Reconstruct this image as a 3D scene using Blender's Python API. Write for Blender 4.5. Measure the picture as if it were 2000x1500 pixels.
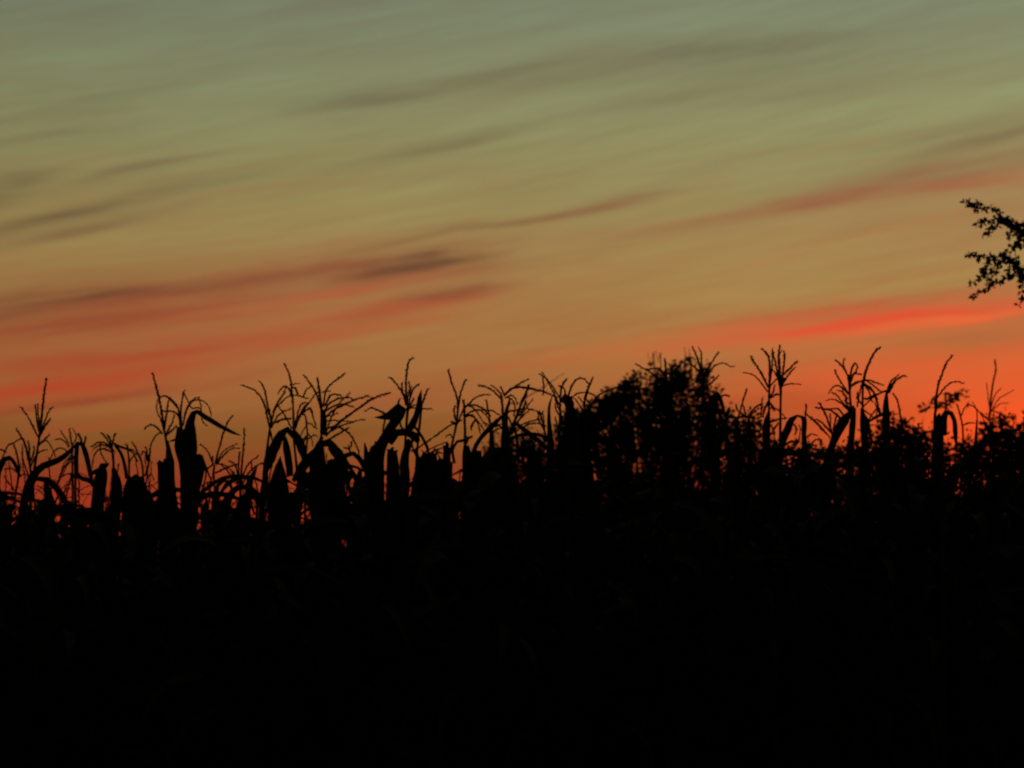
import bpy, math, random
from mathutils import Vector, noise

# ------------------------------------------------------------------ clear
for o in list(bpy.data.objects):
    bpy.data.objects.remove(o)
scene = bpy.context.scene
COL = scene.collection
R = random.Random(11)

# ------------------------------------------------------------------ camera
# the picture is 2000 x 1500 units; the lens is a short telephoto held level
# with the chest and tipped up so that the horizon lies at row 1150
FPX, HOR, EYE = 4050.0, 1150.0, 1.5
PITCH = math.atan((HOR - 750.0) / FPX)
CAM = Vector((0, 0, EYE))
cd = bpy.data.cameras.new('camera')
cam = bpy.data.objects.new('camera', cd)
COL.objects.link(cam)
cam.location = CAM
cam.rotation_euler = (math.pi / 2 + PITCH, 0, 0)
cd.sensor_width = 36.0
cd.lens = 36.0 * FPX / 2000.0
cd.clip_start, cd.clip_end = 0.05, 20000.0
cd.dof.use_dof = True
cd.dof.focus_distance = 9.2
cd.dof.aperture_fstop = 2.9
scene.camera = cam

FWD = Vector((0, math.cos(PITCH), math.sin(PITCH)))
UPV = Vector((0, -math.sin(PITCH), math.cos(PITCH)))


def ray(px, py):
    return Vector((1, 0, 0)) * ((px - 1000.0) / FPX) + UPV * ((750.0 - py) / FPX) + FWD


def P(px, py, Y):
    """world point at distance Y (metres along the ground) seen at px, py"""
    d = ray(px, py)
    return CAM + d * (Y / d.y)


def azel(px, py):
    d = ray(px, py).normalized()
    return math.degrees(math.atan2(d.x, d.y)), math.degrees(math.asin(d.z))


# ------------------------------------------------------------------ sky
def lin(c):
    f = lambda v: (v / 12.92 if v <= 0.04045 else ((v + 0.055) / 1.055) ** 2.4)
    return tuple(f(v / 255.0) for v in c) + (1.0,)


SUN_AZ = 18.0          # the sun has just set to the right of the frame
world = bpy.data.worlds.new('World')
scene.world = world
world.use_nodes = True
NT = world.node_tree
NT.nodes.clear()


def nd(kind, **kw):
    n = NT.nodes.new(kind)
    for k, v in kw.items():
        setattr(n, k, v)
    return n


def ln(a, b):
    NT.links.new(a, b)


def mth(op, a, b=None, c=None, clamp=False):
    n = nd('ShaderNodeMath', operation=op, use_clamp=clamp)
    for i, v in enumerate((a, b, c)):
        if v is None:
            continue
        if isinstance(v, (int, float)):
            n.inputs[i].default_value = v
        else:
            ln(v, n.inputs[i])
    return n.outputs[0]


def mixc(fac, a, b, blend='MIX'):
    n = nd('ShaderNodeMix', data_type='RGBA', blend_type=blend)
    ins = [s for s in n.inputs if s.enabled]
    for s, v in zip(ins, (fac, a, b)):
        if isinstance(v, (int, float)):
            s.default_value = v
        elif isinstance(v, tuple):
            s.default_value = v
        else:
            ln(v, s)
    return [s for s in n.outputs if s.enabled][0]


def build_sky():
    tc = nd('ShaderNodeTexCoord')
    sep = nd('ShaderNodeSeparateXYZ')
    ln(tc.outputs['Generated'], sep.inputs[0])
    az = mth('MULTIPLY', mth('ARCTAN2', sep.outputs[0], sep.outputs[1]), 180 / math.pi)
    el = mth('MULTIPLY', mth('ARCSINE', sep.outputs[2]), 180 / math.pi)
    comb = nd('ShaderNodeCombineXYZ')
    ln(az, comb.inputs[0]); ln(el, comb.inputs[1])

    def tex(scale, detail, rough, rot=9.0, sc=(0.1, 1.0), off=0.0, dist=0.0):
        m = nd('ShaderNodeMapping', vector_type='POINT')
        m.inputs['Rotation'].default_value = (0, 0, math.radians(-rot))
        m.inputs['Scale'].default_value = (1, 1, 1)
        m.inputs['Location'].default_value = (off, off * 0.7, off * 0.3)
        ln(comb.outputs[0], m.inputs['Vector'])
        m2 = nd('ShaderNodeMapping', vector_type='POINT')
        m2.inputs['Scale'].default_value = (sc[0], sc[1], 1)
        ln(m.outputs[0], m2.inputs['Vector'])
        n = nd('ShaderNodeTexNoise', noise_dimensions='2D')
        n.inputs['Scale'].default_value = scale
        n.inputs['Detail'].default_value = detail
        n.inputs['Roughness'].default_value = rough
        n.inputs['Distortion'].default_value = dist
        ln(m2.outputs[0], n.inputs['Vector'])
        return n.outputs['Fac']

    # clear dusk sky by height above the horizon
    stops = [(0, (150, 40, 25)), (2.0, (172, 52, 28)), (3.0, (154, 58, 31)), (3.6, (144, 72, 35)), (4.3, (138, 86, 38)),
             (5.2, (160, 103, 52)), (6.3, (166, 115, 60)), (7.7, (167, 128, 70)), (9.1, (161, 133, 77)),
             (10.5, (154, 137, 84)), (11.9, (146, 139, 91)), (13.3, (140, 139, 97)), (14.7, (132, 135, 100)),
             (16.2, (124, 129, 102)), (26, (84, 93, 90)), (50, (46, 53, 60)), (90, (32, 38, 46))]
    ramp = nd('ShaderNodeValToRGB')
    ramp.color_ramp.interpolation = 'EASE'
    wob = mth('MULTIPLY', mth('SUBTRACT', tex(0.5, 3, 0.5, sc=(0.06, 0.6)), 0.5), 1.6)
    ele = mth('ADD', el, wob)
    # degrees are squeezed so that the low sky keeps most of the ramp
    sq = lambda d: math.sqrt(d / 90.0)
    ln(mth('SQRT', mth('DIVIDE', mth('MAXIMUM', ele, 0.0), 90.0)), ramp.inputs[0])
    e = ramp.color_ramp.elements
    while len(e) > 1:
        e.remove(e[-1])
    e[0].position = 0; e[0].color = lin(stops[0][1])
    for d, c in stops[1:]:
        k = e.new(sq(d)); k.color = lin(c)
    ramp.color_ramp.interpolation = 'LINEAR'
    col = ramp.outputs[0]

    # wide even filaments over the whole sky
    fil = tex(0.9, 6, 0.6, rot=6.5, sc=(0.09, 1.1))
    fil2 = tex(2.3, 5, 0.62, rot=12.5, sc=(0.07, 1.0), off=37)
    f = mth('ADD', mth('MULTIPLY', mth('SUBTRACT', fil, 0.5), 0.36), mth('MULTIPLY', mth('SUBTRACT', fil2, 0.5), 0.34))
    fil3 = tex(6.5, 4, 0.62, rot=9.5, sc=(0.035, 1.0), off=201, dist=0.3)
    f = mth('ADD', f, mth('MULTIPLY', mth('SUBTRACT', fil3, 0.5), 0.17))
    bright = mth('ADD', 1.0, f)
    cb = nd('ShaderNodeCombineColor')
    ln(mth('ADD', 1.0, mth('MULTIPLY', f, 0.45)), cb.inputs[0])
    ln(bright, cb.inputs[1])
    ln(mth('ADD', 1.0, mth('MULTIPLY', f, 1.1)), cb.inputs[2])
    col = mixc(1.0, col, cb.outputs[0], 'MULTIPLY')

    # thin rose veils all through the low sky
    veil = tex(1.7, 6, 0.66, rot=7.0, sc=(0.055, 1.3), off=91, dist=0.9)
    veil = mth('MULTIPLY', mth('SUBTRACT', veil, 0.50), 4.5, clamp=True)
    low = mth('POWER', 0.3679, mth('POWER', mth('DIVIDE', mth('SUBTRACT', el, 6.2), 4.2), 2.0))
    col = mixc(mth('MULTIPLY', mth('MULTIPLY', veil, low), 0.42), col, lin((172, 86, 50)))
    veil2 = mth('MULTIPLY', mth('SUBTRACT', tex(2.1, 5, 0.6, rot=11.5, sc=(0.06, 1.2), off=133, dist=0.9), 0.52), 4.0, clamp=True)
    high = mth('POWER', 0.3679, mth('POWER', mth('DIVIDE', mth('SUBTRACT', el, 13.5), 5.5), 2.0))
    col = mixc(mth('MULTIPLY', mth('MULTIPLY', veil2, high), 0.17), col, lin((116, 106, 76)))

    # warped coordinates in which the single cirrus streaks are laid
    wx = mth('MULTIPLY', mth('SUBTRACT', tex(0.35, 4, 0.55, sc=(0.12, 0.6), off=11), 0.5), 1.3)
    wf = mth('MULTIPLY', mth('SUBTRACT', tex(1.9, 4, 0.6, sc=(0.11, 0.8), off=71), 0.5), 0.75)
    wel = mth('ADD', mth('ADD', el, wx), wf)
    wc = nd('ShaderNodeCombineXYZ')
    ln(mth('ADD', az, mth('MULTIPLY', wf, 3.0)), wc.inputs[0]); ln(wel, wc.inputs[1])
    dn = tex(2.6, 5, 0.6, sc=(0.075, 1.0), off=53, dist=0.4)
    dens = mth('ADD', 0.1, mth('MULTIPLY', dn, 1.7))
    dens = mth('MULTIPLY', mth('MAXIMUM', dens, 0.12), mth('ADD', 0.45, mth('MULTIPLY', fil3, 1.1)))

    G, GB, B, MV = (112, 105, 76), (118, 110, 76), (106, 82, 56), (140, 86, 58)
    streaks = [
        # broad washes of colour under the single streaks
        (-420, 735, 900, 600, 105, (178, 86, 50), .66), (1230, 775, 2700, 600, 85, (210, 94, 50), .42),
        (1500, 470, 2400, 380, 60, (172, 106, 66), .4),
        # after-glow of the sun that has set on the right, then its low red layers
        (1640, 862, 2560, 806, 124, (255, 82, 30), 1.0),
        (1480, 770, 2150, 715, 34, (224, 92, 46), .55),
        (1380, 815, 1720, 800, 30, (186, 68, 36), .6),
        (1740, 690, 2060, 640, 20, (165, 100, 56), .6),
        # grey cirrus high up
        (600, 207, 830, 184, 13, G, .6), (740, 192, 1160, 118, 16, GB, .75), (1030, 165, 1370, 108, 14, GB, .5),
        (1240, 120, 1690, 70, 17, G, .8), (700, 315, 1100, 233, 12, (118, 106, 70), .65),
        (1080, 238, 1520, 160, 14, GB, .4), (1290, 162, 1720, 105, 16, GB, .4), (1380, 220, 1770, 138, 12, GB, .35),
        (-60, 240, 420, 163, 10, G, .25), (-60, 285, 260, 243, 8, G, .4), (-80, 395, 90, 338, 28, (104, 90, 58), .5),
        (150, 354, 400, 303, 9, B, .5), (-80, 462, 360, 364, 15, B, .75), (40, 474, 330, 413, 12, (120, 85, 58), .55),
        (290, 388, 570, 328, 10, GB, .4), (1680, 295, 2060, 205, 10, (125, 108, 74), .5),
        (1730, 318, 2060, 240, 12, (120, 94, 64), .55), (1630, 375, 2080, 288, 22, MV, .7),
        (1380, 436, 1810, 364, 16, (150, 90, 58), .75), (1780, 368, 2080, 335, 16, (168, 90, 58), .65),
        (860, 452, 1160, 419, 9, (130, 90, 55), .65), (1060, 428, 1320, 376, 10, (135, 84, 54), .75),
        (670, 505, 910, 448, 8, (130, 95, 60), .5), (1130, 474, 1620, 418, 18, (150, 104, 64), .35),
        # rose bands on the left with their dusky upper edges
        (-200, 672, 720, 538, 46, (156, 80, 47), .8), (430, 564, 890, 518, 34, (142, 78, 50), .65),
        (-120, 622, 470, 556, 17, (118, 68, 44), .7), (700, 545, 940, 513, 20, (104, 66, 42), .85),
        (790, 522, 880, 503, 13, (105, 68, 42), .6), (460, 615, 810, 558, 10, (188, 84, 52), .65),
        (280, 695, 770, 598, 8, (185, 95, 55), .45), (730, 615, 980, 575, 14, (128, 68, 42), .8),
        (530, 655, 920, 597, 12, (175, 84, 48), .65), (460, 685, 780, 645, 10, (186, 84, 48), .65),
        (-150, 745, 580, 652, 18, (172, 78, 45), .75), (-200, 800, 370, 716, 32, (186, 74, 41), .85),
        (-100, 828, 340, 757, 7, (148, 62, 38), .65), (320, 774, 570, 718, 8, (166, 84, 48), .55),
        (60, 846, 310, 812, 10, (176, 78, 42), .55), (620, 796, 870, 772, 18, (166, 84, 52), .45),
        (880, 654, 1260, 598, 14, (160, 104, 58), .35), (1080, 655, 1360, 618, 12, (166, 98, 55), .35),
        # lighter gaps between the rose bands
        (-150, 714, 580, 638, 9, (174, 108, 62), .6), (40, 815, 440, 765, 9, (168, 104, 54), .6), (380, 740, 820, 686, 14, (173, 113, 61), .5),
        (480, 645, 740, 602, 6, (178, 108, 62), .5), (800, 584, 1020, 547, 10, (160, 113, 65), .5), (-120, 588, 420, 520, 12, (154, 118, 68), .5),
        # the bright red bar over the bush
        (1430, 640, 2120, 558, 17, (190, 86, 52), .65), (1290, 690, 2160, 582, 20, (222, 80, 46), .95),
        (1600, 672, 2120, 596, 7, (236, 102, 52), .75),
    ]
    for x0, y0, x1, y1, w, c, op in streaks:
        a0, e0 = azel(x0, y0); a1, e1 = azel(x1, y1)
        m = nd('ShaderNodeMapping', vector_type='TEXTURE')
        m.inputs['Location'].default_value = ((a0 + a1) / 2, (e0 + e1) / 2, 0)
        m.inputs['Rotation'].default_value = (0, 0, math.atan2(e1 - e0, a1 - a0))
        m.inputs['Scale'].default_value = (math.hypot(a1 - a0, e1 - e0) / 2 * 1.06, math.degrees(w / FPX) * 1.08, 1)
        ln(wc.outputs[0], m.inputs['Vector'])
        dt = nd('ShaderNodeVectorMath', operation='DOT_PRODUCT')
        ln(m.outputs[0], dt.inputs[0]); ln(m.outputs[0], dt.inputs[1])
        g = mth('POWER', 0.3679, dt.outputs['Value'])
        fac = mth('MULTIPLY', mth('MULTIPLY', g, dens) if w < 120 else g, op * (.9 if max(c) - min(c) < 52 else 1.0), clamp=True)
        col = mixc(fac, col, lin(c))

    # the after-glow fades round the horizon; the rest is the plain night-fall sky
    dz = mth('SUBTRACT', az, SUN_AZ)
    f = mth('ADD', 0.5, mth('MULTIPLY', mth('COSINE', mth('MULTIPLY', dz, math.pi / 180)), 0.5))
    f = mth('POWER', f, 2.3)
    nish = nd('ShaderNodeTexSky', sky_type='NISHITA', sun_disc=False)
    nish.sun_elevation = math.radians(-2.0)
    nish.sun_rotation = math.radians(SUN_AZ)
    nish.air_density, nish.dust_density, nish.ozone_density = 1.4, 3.0, 2.0
    dusk = mixc(1.0, nish.outputs[0], (0.05, 0.05, 0.05, 1.0), 'MULTIPLY')
    scl = nd('ShaderNodeVectorMath', operation='SCALE')
    ln(col, scl.inputs[0]); ln(f, scl.inputs['Scale'])
    add = nd('ShaderNodeVectorMath', operation='ADD')
    ln(scl.outputs[0], add.inputs[0]); ln(dusk, add.inputs[1])
    bg = nd('ShaderNodeBackground')
    bg.inputs['Strength'].default_value = SKY_STRENGTH
    ln(add.outputs[0], bg.inputs['Color'])
    out = nd('ShaderNodeOutputWorld')
    ln(bg.outputs[0], out.inputs['Surface'])


SKY_STRENGTH = 1.0
build_sky()
world.cycles.sampling_method = 'NONE'

vs = scene.view_settings
vs.view_transform = 'Standard'
vs.look = 'None'
vs.exposure = 0.0
vs.gamma = 1.0
vs.use_curve_mapping = False
scene.cycles.filter_width = 2.3
scene.cycles.max_bounces = 2
scene.cycles.use_adaptive_sampling = True
scene.cycles.adaptive_threshold = 0.02
scene.cycles.adaptive_min_samples = 8


# ------------------------------------------------------------------ materials
def mat(name, c0, c1, scale, rough=0.9):
    m = bpy.data.materials.new(name)
    m.use_nodes = True
    nt = m.node_tree
    b = nt.nodes['Principled BSDF']
    b.inputs['Roughness'].default_value = rough
    b.inputs['Specular IOR Level'].default_value = 0.1
    t = nt.nodes.new('ShaderNodeTexCoord')
    n = nt.nodes.new('ShaderNodeTexNoise')
    n.inputs['Scale'].default_value = scale
    n.inputs['Detail'].default_value = 5
    r = nt.nodes.new('ShaderNodeValToRGB')
    r.color_ramp.elements[0].position, r.color_ramp.elements[1].position = 0.35, 0.68
    r.color_ramp.elements[0].color = c0 + (1,)
    r.color_ramp.elements[1].color = c1 + (1,)
    nt.links.new(t.outputs['Object'], n.inputs['Vector'])
    nt.links.new(n.outputs['Fac'], r.inputs[0])
    nt.links.new(r.outputs[0], b.inputs['Base Color'])
    bp = nt.nodes.new('ShaderNodeBump')
    bp.inputs['Strength'].default_value = 0.3
    bp.inputs['Distance'].default_value = 0.004
    nt.links.new(n.outputs['Fac'], bp.inputs['Height'])
    nt.links.new(bp.outputs[0], b.inputs['Normal'])
    return m


M_LEAF = mat('corn_leaf', (0.030, 0.050, 0.014), (0.070, 0.068, 0.026), 14)
M_DRY = mat('dry_corn_leaf', (0.060, 0.050, 0.022), (0.110, 0.085, 0.040), 12)
M_STALK = mat('corn_stalk', (0.040, 0.055, 0.018), (0.075, 0.070, 0.030), 25)
M_TASSEL = mat('corn_tassel', (0.060, 0.048, 0.022), (0.100, 0.075, 0.036), 60)
M_HUSK = mat('corn_husk', (0.070, 0.070, 0.026), (0.110, 0.095, 0.045), 18)
M_SHRUB = mat('shrub_leaf', (0.025, 0.045, 0.012), (0.060, 0.075, 0.024), 6)
M_BARK = mat('bark', (0.030, 0.024, 0.018), (0.070, 0.056, 0.042), 30, 0.9)
M_SOIL = mat('soil', (0.030, 0.022, 0.015), (0.060, 0.046, 0.032), 3, 0.95)


# ------------------------------------------------------------------ mesh helpers
class MB:
    def __init__(self):
        self.v, self.f = [], []

    def mesh(self, name, m, smooth=True):
        me = bpy.data.meshes.new(name)
        me.from_pydata(self.v, [], self.f)
        me.materials.append(m)
        if smooth:
            me.polygons.foreach_set('use_smooth', [True] * len(me.polygons))
        me.update()
        return me


def catmull(pts, step):
    """smooth curve through the points, sampled about every `step` metres"""
    pts = [Vector(p) for p in pts]
    if len(pts) == 2:
        pts = [pts[0], pts[0].lerp(pts[1], 0.5), pts[1]]
    out, q = [], [pts[0] * 2 - pts[1]] + pts + [pts[-1] * 2 - pts[-2]]
    us = []
    for i in range(1, len(q) - 2):
        p0, p1, p2, p3 = q[i - 1:i + 3]
        n = max(1, int(round((p2 - p1).length / step)))
        for k in range(n):
            t = k / n
            out.append(0.5 * ((2 * p1) + (p2 - p0) * t + (2 * p0 - 5 * p1 + 4 * p2 - p3) * t * t
                              + (3 * p1 - p0 - 3 * p2 + p3) * t ** 3))
            us.append((i - 1 + t) / (len(pts) - 1))
    out.append(pts[-1]); us.append(1.0)
    return out, us


def frames(c):
    res = []
    a = Vector((0.31, -0.95, 0.12))
    for i, p in enumerate(c):
        t = (c[min(i + 1, len(c) - 1)] - c[max(i - 1, 0)])
        t = t.normalized() if t.length > 1e-9 else Vector((0, 0, 1))
        n = a - t * a.dot(t)
        if n.length < 1e-4:
            n = t.orthogonal()
        n.normalize()
        a = n
        res.append((t, n, t.cross(n)))
    return res


def tube(mb, c, rad, sides=5):
    fr = frames(c)
    b = len(mb.v)
    for p, (t, n, m), r in zip(c, fr, rad):
        for k in range(sides):
            a = 2 * math.pi * k / sides
            mb.v.append(p + n * (r * math.cos(a)) + m * (r * math.sin(a)))
    for i in range(len(c) - 1):
        for k in range(sides):
            k2 = (k + 1) % sides
            mb.f.append((b + i * sides + k, b + i * sides + k2, b + (i + 1) * sides + k2, b + (i + 1) * sides + k))
    mb.f.append(tuple(b + k for k in reversed(range(sides))))
    e = b + (len(c) - 1) * sides
    mb.f.append(tuple(e + k for k in range(sides)))


def spikelet(mb, p, d, side, L, w):
    """one seed-shaped floret: a small eight-sided lozenge"""
    b = len(mb.v)
    o = d.cross(side).normalized()
    mid = p + d * (L * 0.45)
    mb.v += [p, mid + side * w, mid + o * w, mid - side * w, mid - o * w, p + d * L]
    for k in range(4):
        a, c = 1 + k, 1 + (k + 1) % 4
        mb.f.append((b, b + a, b + c)); mb.f.append((b + 5, b + c, b + a))


def spike_mesh(name, pts, rng, r0=0.0034, dens=150, L=0.0095, w=0.0029, bare=0.12, sides=5):
    """a tassel branch: thin axis, florets in pairs along it"""
    c, us = catmull(pts, 0.018)
    mb = MB()
    tube(mb, c, [r0 * (1.0 - 0.55 * u) for u in us], sides)
    fr = frames(c)
    ln_ = sum((c[i + 1] - c[i]).length for i in range(len(c) - 1))
    n = int(ln_ * dens)
    for k in range(n):
        u = bare + (1 - bare) * (k + rng.random() * 0.6) / max(n, 1)
        if u > 1:
            continue
        x = u * (len(c) - 1)
        i = min(int(x), len(c) - 2)
        p = c[i].lerp(c[i + 1], x - i)
        t, nn, mm = fr[i]
        a = rng.choice((0, math.pi)) + rng.gauss(0, 0.7)
        s = (nn * math.sin(a) + mm * math.cos(a)).normalized()
        d = (t * 0.86 + s * rng.uniform(0.08, 0.5) + Vector((0, 0, -0.08))).normalized()
        if rng.random() < 0.14:
            continue
        spikelet(mb, p + s * r0 * 0.5, d, s, L * rng.uniform(0.75, 1.25), w * rng.uniform(0.8, 1.25))
    return mb.mesh(name, M_TASSEL, False)


def ribbon_mesh(name, c, us, across, wid, rng, m=None, fold=0.35, wave=0.10):
    """a corn blade: five points across, creased along the midrib, rippled edges"""
    mb = MB()
    ph, fq = rng.uniform(0, 6), rng.uniform(16, 26)
    fr = frames(c)
    s = 0.0
    for i, p in enumerate(c):
        if i:
            s += (c[i] - c[i - 1]).length
        t = fr[i][0]
        a = across[i]
        a = (a - t * a.dot(t))
        a = a.normalized() if a.length > 1e-6 else fr[i][1]
        nrm = t.cross(a).normalized()
        w = wid[i] * 0.5
        for q in (-1, -0.5, 0, 0.5, 1):
            rip = wave * w * abs(q) * math.sin(fq * s + ph + (1.7 if q > 0 else 0))
            ww = w * (1 + 0.10 * math.sin(fq * 1.3 * s + ph * 2 + q * 3) + 0.05 * math.sin(fq * 4.1 * s + q * 5))
            mb.v.append(p + a * (q * ww) + nrm * (fold * w * abs(q) + rip))
        # the blade's underside keel, so that it has a thickness along the midrib
    for i in range(len(c) - 1):
        for k in range(4):
            mb.f.append((i * 5 + k, i * 5 + k + 1, (i + 1) * 5 + k + 1, (i + 1) * 5 + k))
    return mb.mesh(name, m or M_LEAF)


def ob(name, data, parent=None):
    o = bpy.data.objects.new(name, data)
    COL.objects.link(o)
    if parent is not None:
        o.parent = parent
    return o


def tag(o, label=None, cat=None, group=None, kind=None):
    if label: o['label'] = label
    if cat: o['category'] = cat
    if group: o['group'] = group
    if kind: o['kind'] = kind
    return o


def to_local(pts, base):
    return [p - base for p in pts]


# ------------------------------------------------------------------ ground
mb = MB()
N = 40
for j in range(N + 1):
    for i in range(N + 1):
        u, v = (i / N - 0.5) * 2, j / N
        x = math.copysign(abs(u) ** 3, u) * 3000
        y = -60 + v ** 3 * 6000
        near = max(0.0, 1 - abs(y - 10) / 25)
        z = 0.03 * near * noise.noise(Vector((x * 0.9, y * 0.9, 0)))
        mb.v.append((x, y, z - 0.02))
for j in range(N):
    for i in range(N):
        a = j * (N + 1) + i
        mb.f.append((a, a + 1, a + N + 2, a + N + 1))
tag(ob('ground', mb.mesh('ground', M_SOIL)), kind='structure')


# ------------------------------------------------------------------ corn seen against the sky
GROUP = 'corn plants of the field edge'


def hero(label, Y, stalk, spike=None, branches=(), leaves=(), low=6, seed=0, spike_r=0.0042, dry=False, ear=False):
    """one corn plant. stalk / spike / branches are curves and leaves are (curve, widths, lean)
    as they show in the picture, all at the plant's own distance Y; every curve also swings
    in depth so that the plant is round"""
    rng = random.Random(seed * 7 + int(stalk[0][0]))
    top = [P(x, y, Y) for x, y in stalk]
    foot = Vector((top[0].x + rng.uniform(-0.03, 0.03), Y, 0.0))
    e = ob('corn_plant', None)
    e.empty_display_size = 0.1
    e.location = foot
    tag(e, label, 'corn plant', GROUP)
    line = [foot, foot.lerp(top[0], 0.5) + Vector((rng.uniform(-.01, .01), rng.uniform(-.02, .02), 0))] + top
    loc = to_local(line, foot)
    c, us = catmull(loc, 0.05)
    zt = c[-1].z
    rad = []
    for p in c:
        h = p.z / zt
        node = 0.0012 if (p.z % 0.17) < 0.05 else 0.0
        rad.append(0.0125 * (1 - h) + 0.0050 * h + node)
    mb = MB(); tube(mb, c, rad, 7)
    ob('stalk', mb.mesh('stalk', M_STALK), e)

    def swing(pts, amp):
        out, n = [], len(pts)
        for i, (x, y) in enumerate(pts):
            out.append(P(x, y, Y + amp * (i / max(1, n - 1)) ** 1.3) - foot)
        return out

    tas = None
    if spike:
        if len(spike) == 2:
            spike = [spike[0], ((spike[0][0] + spike[1][0]) / 2, (spike[0][1] + spike[1][1]) / 2), spike[1]]
        me = spike_mesh('tassel', swing(spike, rng.uniform(-.05, .05)), rng, r0=spike_r * 1.25, dens=420, L=0.0085, w=0.0026, bare=0.03)
        tas = ob('tassel', me, e)
    for b in branches:
        g = rng.uniform(.75, 1.12)
        me = spike_mesh('tassel_branch', swing(b, rng.uniform(-.16, .16)), rng, r0=0.0046 * g, dens=rng.uniform(150, 280), L=rng.uniform(.0075, .011), w=0.0029 * g)
        ob('tassel_branch', me, tas if tas else e)
    blades = []
    for pts, wid, *rest in leaves:
        if wid[-1] >= 18 or sum(wid) / len(wid) >= 25:
            # a sheaf of overlapping blades, each torn or pointed at its own height
            n = len(pts)
            for off, ws, cut in ((-.27, .50, rng.uniform(.0, .05)), (.02, .56, 0.0), (.29, .48, rng.uniform(.0, .08))):
                q, w = [], []
                for i, (x, y) in enumerate(pts):
                    u = i / (n - 1)
                    q.append((x + off * wid[i] * (1 - .25 * u) + rng.uniform(-2.5, 2.5), y + cut * u * (pts[0][1] - pts[-1][1])))
                    w.append(wid[i] * ws * rng.uniform(.8, 1.05) * (1 - .34 * max(0, u - .5) * 2))
                (xa, ya), (xb, yb) = q[-2], q[-1]
                k = rng.uniform(1, 5) / max(1.0, math.hypot(xb - xa, yb - ya))
                q.append((xb + (xb - xa) * k + rng.uniform(-5, 5), yb + (yb - ya) * k))
                w.append(w[-1] * rng.choice((.15, .5, .7)))
                blades.append((q, w, rest[0] + rng.uniform(-.1, .5) if rest else .2))
        else:
            blades.append((pts, wid, *rest))
    for pts, wid, *rest in blades:
        lean = rest[0] if rest else rng.uniform(-0.5, 0.5)
        wid = [min(w, 30) for w in wid]
        if pts[0][1] >= 930 and wid[0] >= 9:          # sheath: the blade narrows down to its node on the stalk
            sx = stalk[0][0]
            x0, y0 = pts[0]
            pts = [(sx, y0 + 230), (sx * .6 + x0 * .4, y0 + 120)] + list(pts)
            wid = [12, max(14, wid[0] * .75)] + list(wid)
        wid = [w if w < 16 else 16 + (w - 16) * .85 for w in wid]
        if wid[-1] > 12:                               # broken blades end in a torn edge
            (xa, ya), (xb, yb) = pts[-2], pts[-1]
            k = wid[-1] / max(1.0, math.hypot(xb - xa, yb - ya))
            dx, dy, sg = (xb - xa) * k, (yb - ya) * k, rng.choice((-1, 1))
            pts = list(pts) + [(xb + dx * .18 - dy * .32 * sg, yb + dy * .18 + dx * .32 * sg)]
            wid = list(wid) + [wid[-1] * .12]
        amp = rng.uniform(-.14, .14)
        c, us = catmull(swing(pts, amp), 0.03)
        k = Y / FPX
        n = len(wid) - 1
        ww, ac = [], []
        fr = frames(c)
        for i, u in enumerate(us):
            x = u * n
            j = min(int(x), n - 1)
            ww.append((wid[j] + (wid[j + 1] - wid[j]) * (x - j)) * k * math.sqrt(1 + lean * lean))
            t = fr[i][0]
            side = Vector((t.z, 0, -t.x))
            if side.length < 1e-4:
                side = Vector((1, 0, 0))
            side.normalize()
            ac.append(side + Vector((0, lean, 0)))
        ob('leaf', ribbon_mesh('leaf', c, us, ac, ww, rng, M_DRY if (dry or rng.random() < .3) else M_LEAF), e)
    # blades below, hidden in the dark of the field
    zmax = min(zt * 0.78, 1.55)
    for q in range(low):
        h = 0.35 + (zmax - 0.35) * (q + rng.random() * 0.6) / max(low, 1)
        at = Vector((loc[1].x * h / max(loc[1].z, .1), 0, h))
        ang = q * math.pi + rng.uniform(-.9, .9) + rng.uniform(0, 0.6)
        ob('leaf', arch_leaf(at, ang, rng.uniform(.6, .85), rng.uniform(.065, .09), rng), e)
    if ear:
        put_ear(e, Vector((loc[1].x, 0, 0.95)), rng.uniform(0, 6.28), rng)
    return e


def arch_leaf(at, ang, L, w, rng, up=None, droop=None, m=None):
    up = up if up is not None else rng.uniform(0.9, 1.25)
    droop = droop if droop is not None else rng.uniform(2.0, 3.0)
    n = 12
    d = Vector((math.cos(ang), math.sin(ang), 0))
    p, c, us = Vector(at), [], []
    a = up
    wob = rng.uniform(-0.5, 0.5)
    for i in range(n + 1):
        u = i / n
        c.append(p.copy()); us.append(u)
        dd = Vector((math.cos(ang + wob * u), math.sin(ang + wob * u), 0))
        p = p + (dd * math.cos(a) + Vector((0, 0, math.sin(a)))) * (L / n)
        a -= droop / n * (0.5 + 1.1 * u)
        a = max(a, -1.5)
    side = Vector((-d.y, d.x, 0))
    tw = rng.uniform(-0.8, 0.8)
    ac = [(side + Vector((0, 0, tw * u))).normalized() for u in us]
    ww = [w * (0.55 + 1.6 * u if u < 0.28 else (1 - ((u - 0.28) / 0.72) ** 2.2)) + 0.002 for u in us]
    return ribbon_mesh('leaf', c, us, ac, ww, rng, m or (M_DRY if rng.random() < .35 else M_LEAF))


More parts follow.
